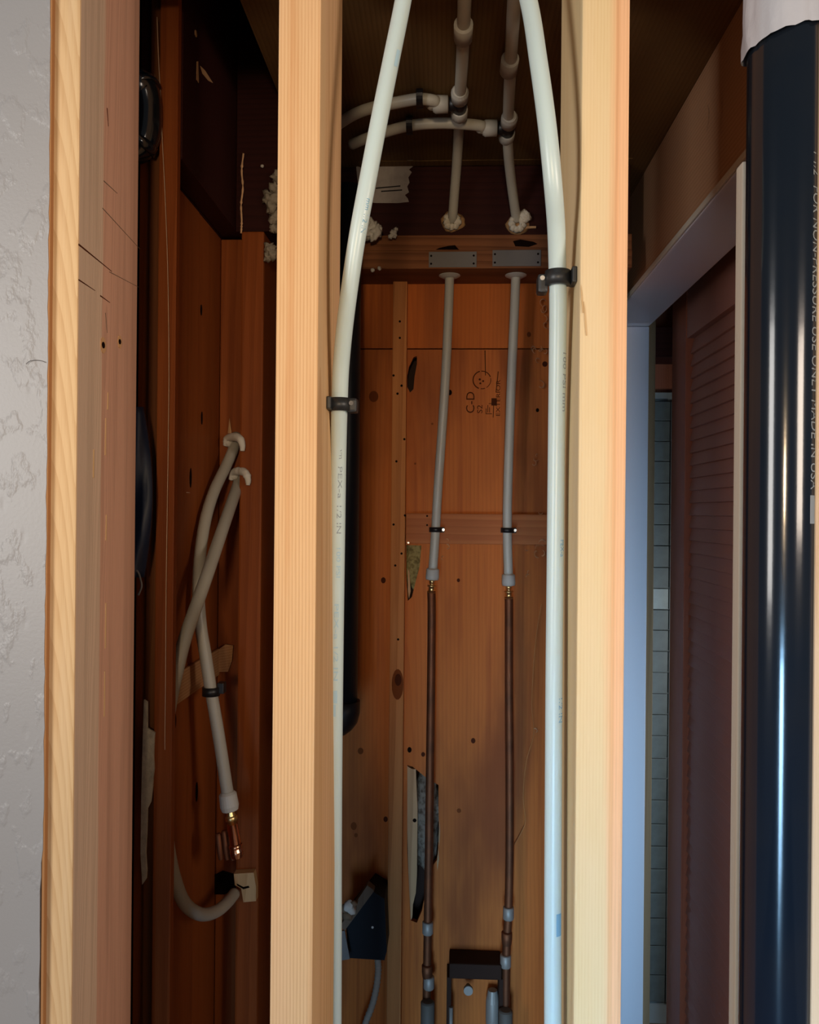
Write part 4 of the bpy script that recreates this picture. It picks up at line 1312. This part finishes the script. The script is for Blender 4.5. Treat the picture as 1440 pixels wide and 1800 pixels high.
# navy infill: a bulging strip coloured to stand for the blue-lit gap
bm = bmesh.new()
n, m_ = 24, 6
G = []
for i in range(n + 1):
    py = 715 + (1015 - 715) * i / n
    t_ = i / n
    wpx = 25 * math.sin(math.pi * min(1, t_ * 0.80 + 0.09)) ** 0.8
    G.append([bm.verts.new(P(215 + (27 + wpx) * j / m_, py, 0.905 - 0.006 * math.sin(math.pi * j / m_) + 0.003 * math.sin(t_ * 9 + j))) for j in range(m_ + 1)])
for i in range(n):
    for j in range(m_):
        f = bm.faces.new((G[i][j], G[i][j + 1], G[i + 1][j + 1], G[i + 1][j]))
        f.smooth = True
ext = bmesh.ops.extrude_face_region(bm, geom=bm.faces[:])
for v in ext['geom']:
    if isinstance(v, bmesh.types.BMVert):
        v.co.y += 0.004
tag(finish('navy_infill', bm, 'navy'), 'navy infill bulging out, coloured for the blue-lit gap behind the left stud', 'infill')
tag(tube('grey_wire_curl', [P(a, b, 0.90) for a, b in ((236, 1000), (243, 1006), (247, 1018), (249, 1030), (246, 1040), (243, 1046))], 0.0012, 'steel_plate', seg=8), 'small grey curl of wire below the navy infill', 'wire')

pts = [(253, 1230), (259, 1234), (259, 1280), (272, 1288), (271, 1300), (270, 1330), (271, 1352), (269, 1368), (268, 1385), (265, 1410), (259, 1422), (258, 1460), (256, 1500), (258, 1530), (257, 1545), (250, 1555), (247, 1500), (248, 1420), (250, 1330)]
tag(prism('drywall_strip', [P(a, b, YS0 - 0.016) for a, b in pts], (0, 0.003, 0), 'drywall_edge'), 'torn cream strip of drywall paper low beside the left stud', 'drywall scrap')

# hair on the drywall
w = [P(a, b, Y0 - 0.0072) for a, b in ((46, 640), (52, 635), (62, 633), (72, 634), (80, 637))]
tag(tube('hair', w, 0.00022, 'hair', seg=6), 'single dark curved hair on the grey drywall edge', 'hair')

# ------------------------------------------------------------------ curled wood shavings on the back plywood
def shaving(px, py, s, k):
    c = P(px, py, YP - (0.024 if 900 < py < 957 else 0.003) - 0.4 * s)
    bm = bmesh.new()
    n = 7
    a0 = random.uniform(0, 6.28)
    turn = random.uniform(2.2, 4.5)
    row = []
    for i in range(n + 1):
        a = a0 + turn * i / n
        rr = s * (0.45 + 0.55 * i / n)
        q = c + Vector((math.cos(a) * rr, -0.001 + 0.0015 * math.sin(a * 1.3), math.sin(a) * rr))
        wv = s * 0.38 * math.sin(math.pi * (0.12 + 0.8 * i / n))
        row.append((bm.verts.new(q + Vector((0, wv, wv * 0.5))), bm.verts.new(q - Vector((0, wv, wv * 0.5)))))
    for i in range(n):
        bm.faces.new((row[i][0], row[i][1], row[i + 1][1], row[i + 1][0]))
    ex = bmesh.ops.extrude_face_region(bm, geom=bm.faces[:])
    for v in ex['geom']:
        if isinstance(v, bmesh.types.BMVert):
            v.co += Vector((0.0004, 0.0, 0.0004))
    o = finish('wood_shaving', bm, 'shaving')
    where = ('just below the black clamp on the right white pipe' if py < 580 else 'on the plywood joint beside the right white pipe' if py < 640 else
             'right of the grade stamp by the white pipe' if py < 700 else 'between stamp and brace by the right white pipe' if py < 910 and px > 900 else
             'under the brace by the left hanging pipe' if px < 800 else 'low beside the dangling wire' if py > 1100 else 'under the brace by the right white pipe')
    tag(o, 'curled wood shaving ' + where, 'wood shaving', 'wood shavings on the back plywood')


for k, (px, py, s) in enumerate(((947, 517, 0.004), (956, 531, 0.006), (960, 541, 0.006), (954, 545, 0.005), (957, 562, 0.005), (960, 571, 0.005), (948, 614, 0.004), (953, 617, 0.004), (957, 619, 0.004), (940, 616, 0.004),
                              (950, 677, 0.006), (946, 633, 0.004), (938, 612, 0.004), (941, 806, 0.004), (938, 815, 0.004), (945, 800, 0.003), (949, 900, 0.004), (952, 963, 0.008), (955, 955, 0.006), (945, 972, 0.006),
                              (952, 974, 0.005), (925, 965, 0.003), (931, 1005, 0.004), (928, 1012, 0.003), (786, 962, 0.004), (779, 980, 0.003), (786, 951, 0.003), (941, 1285, 0.004))):
    shaving(px, py, s * 1.4, k)
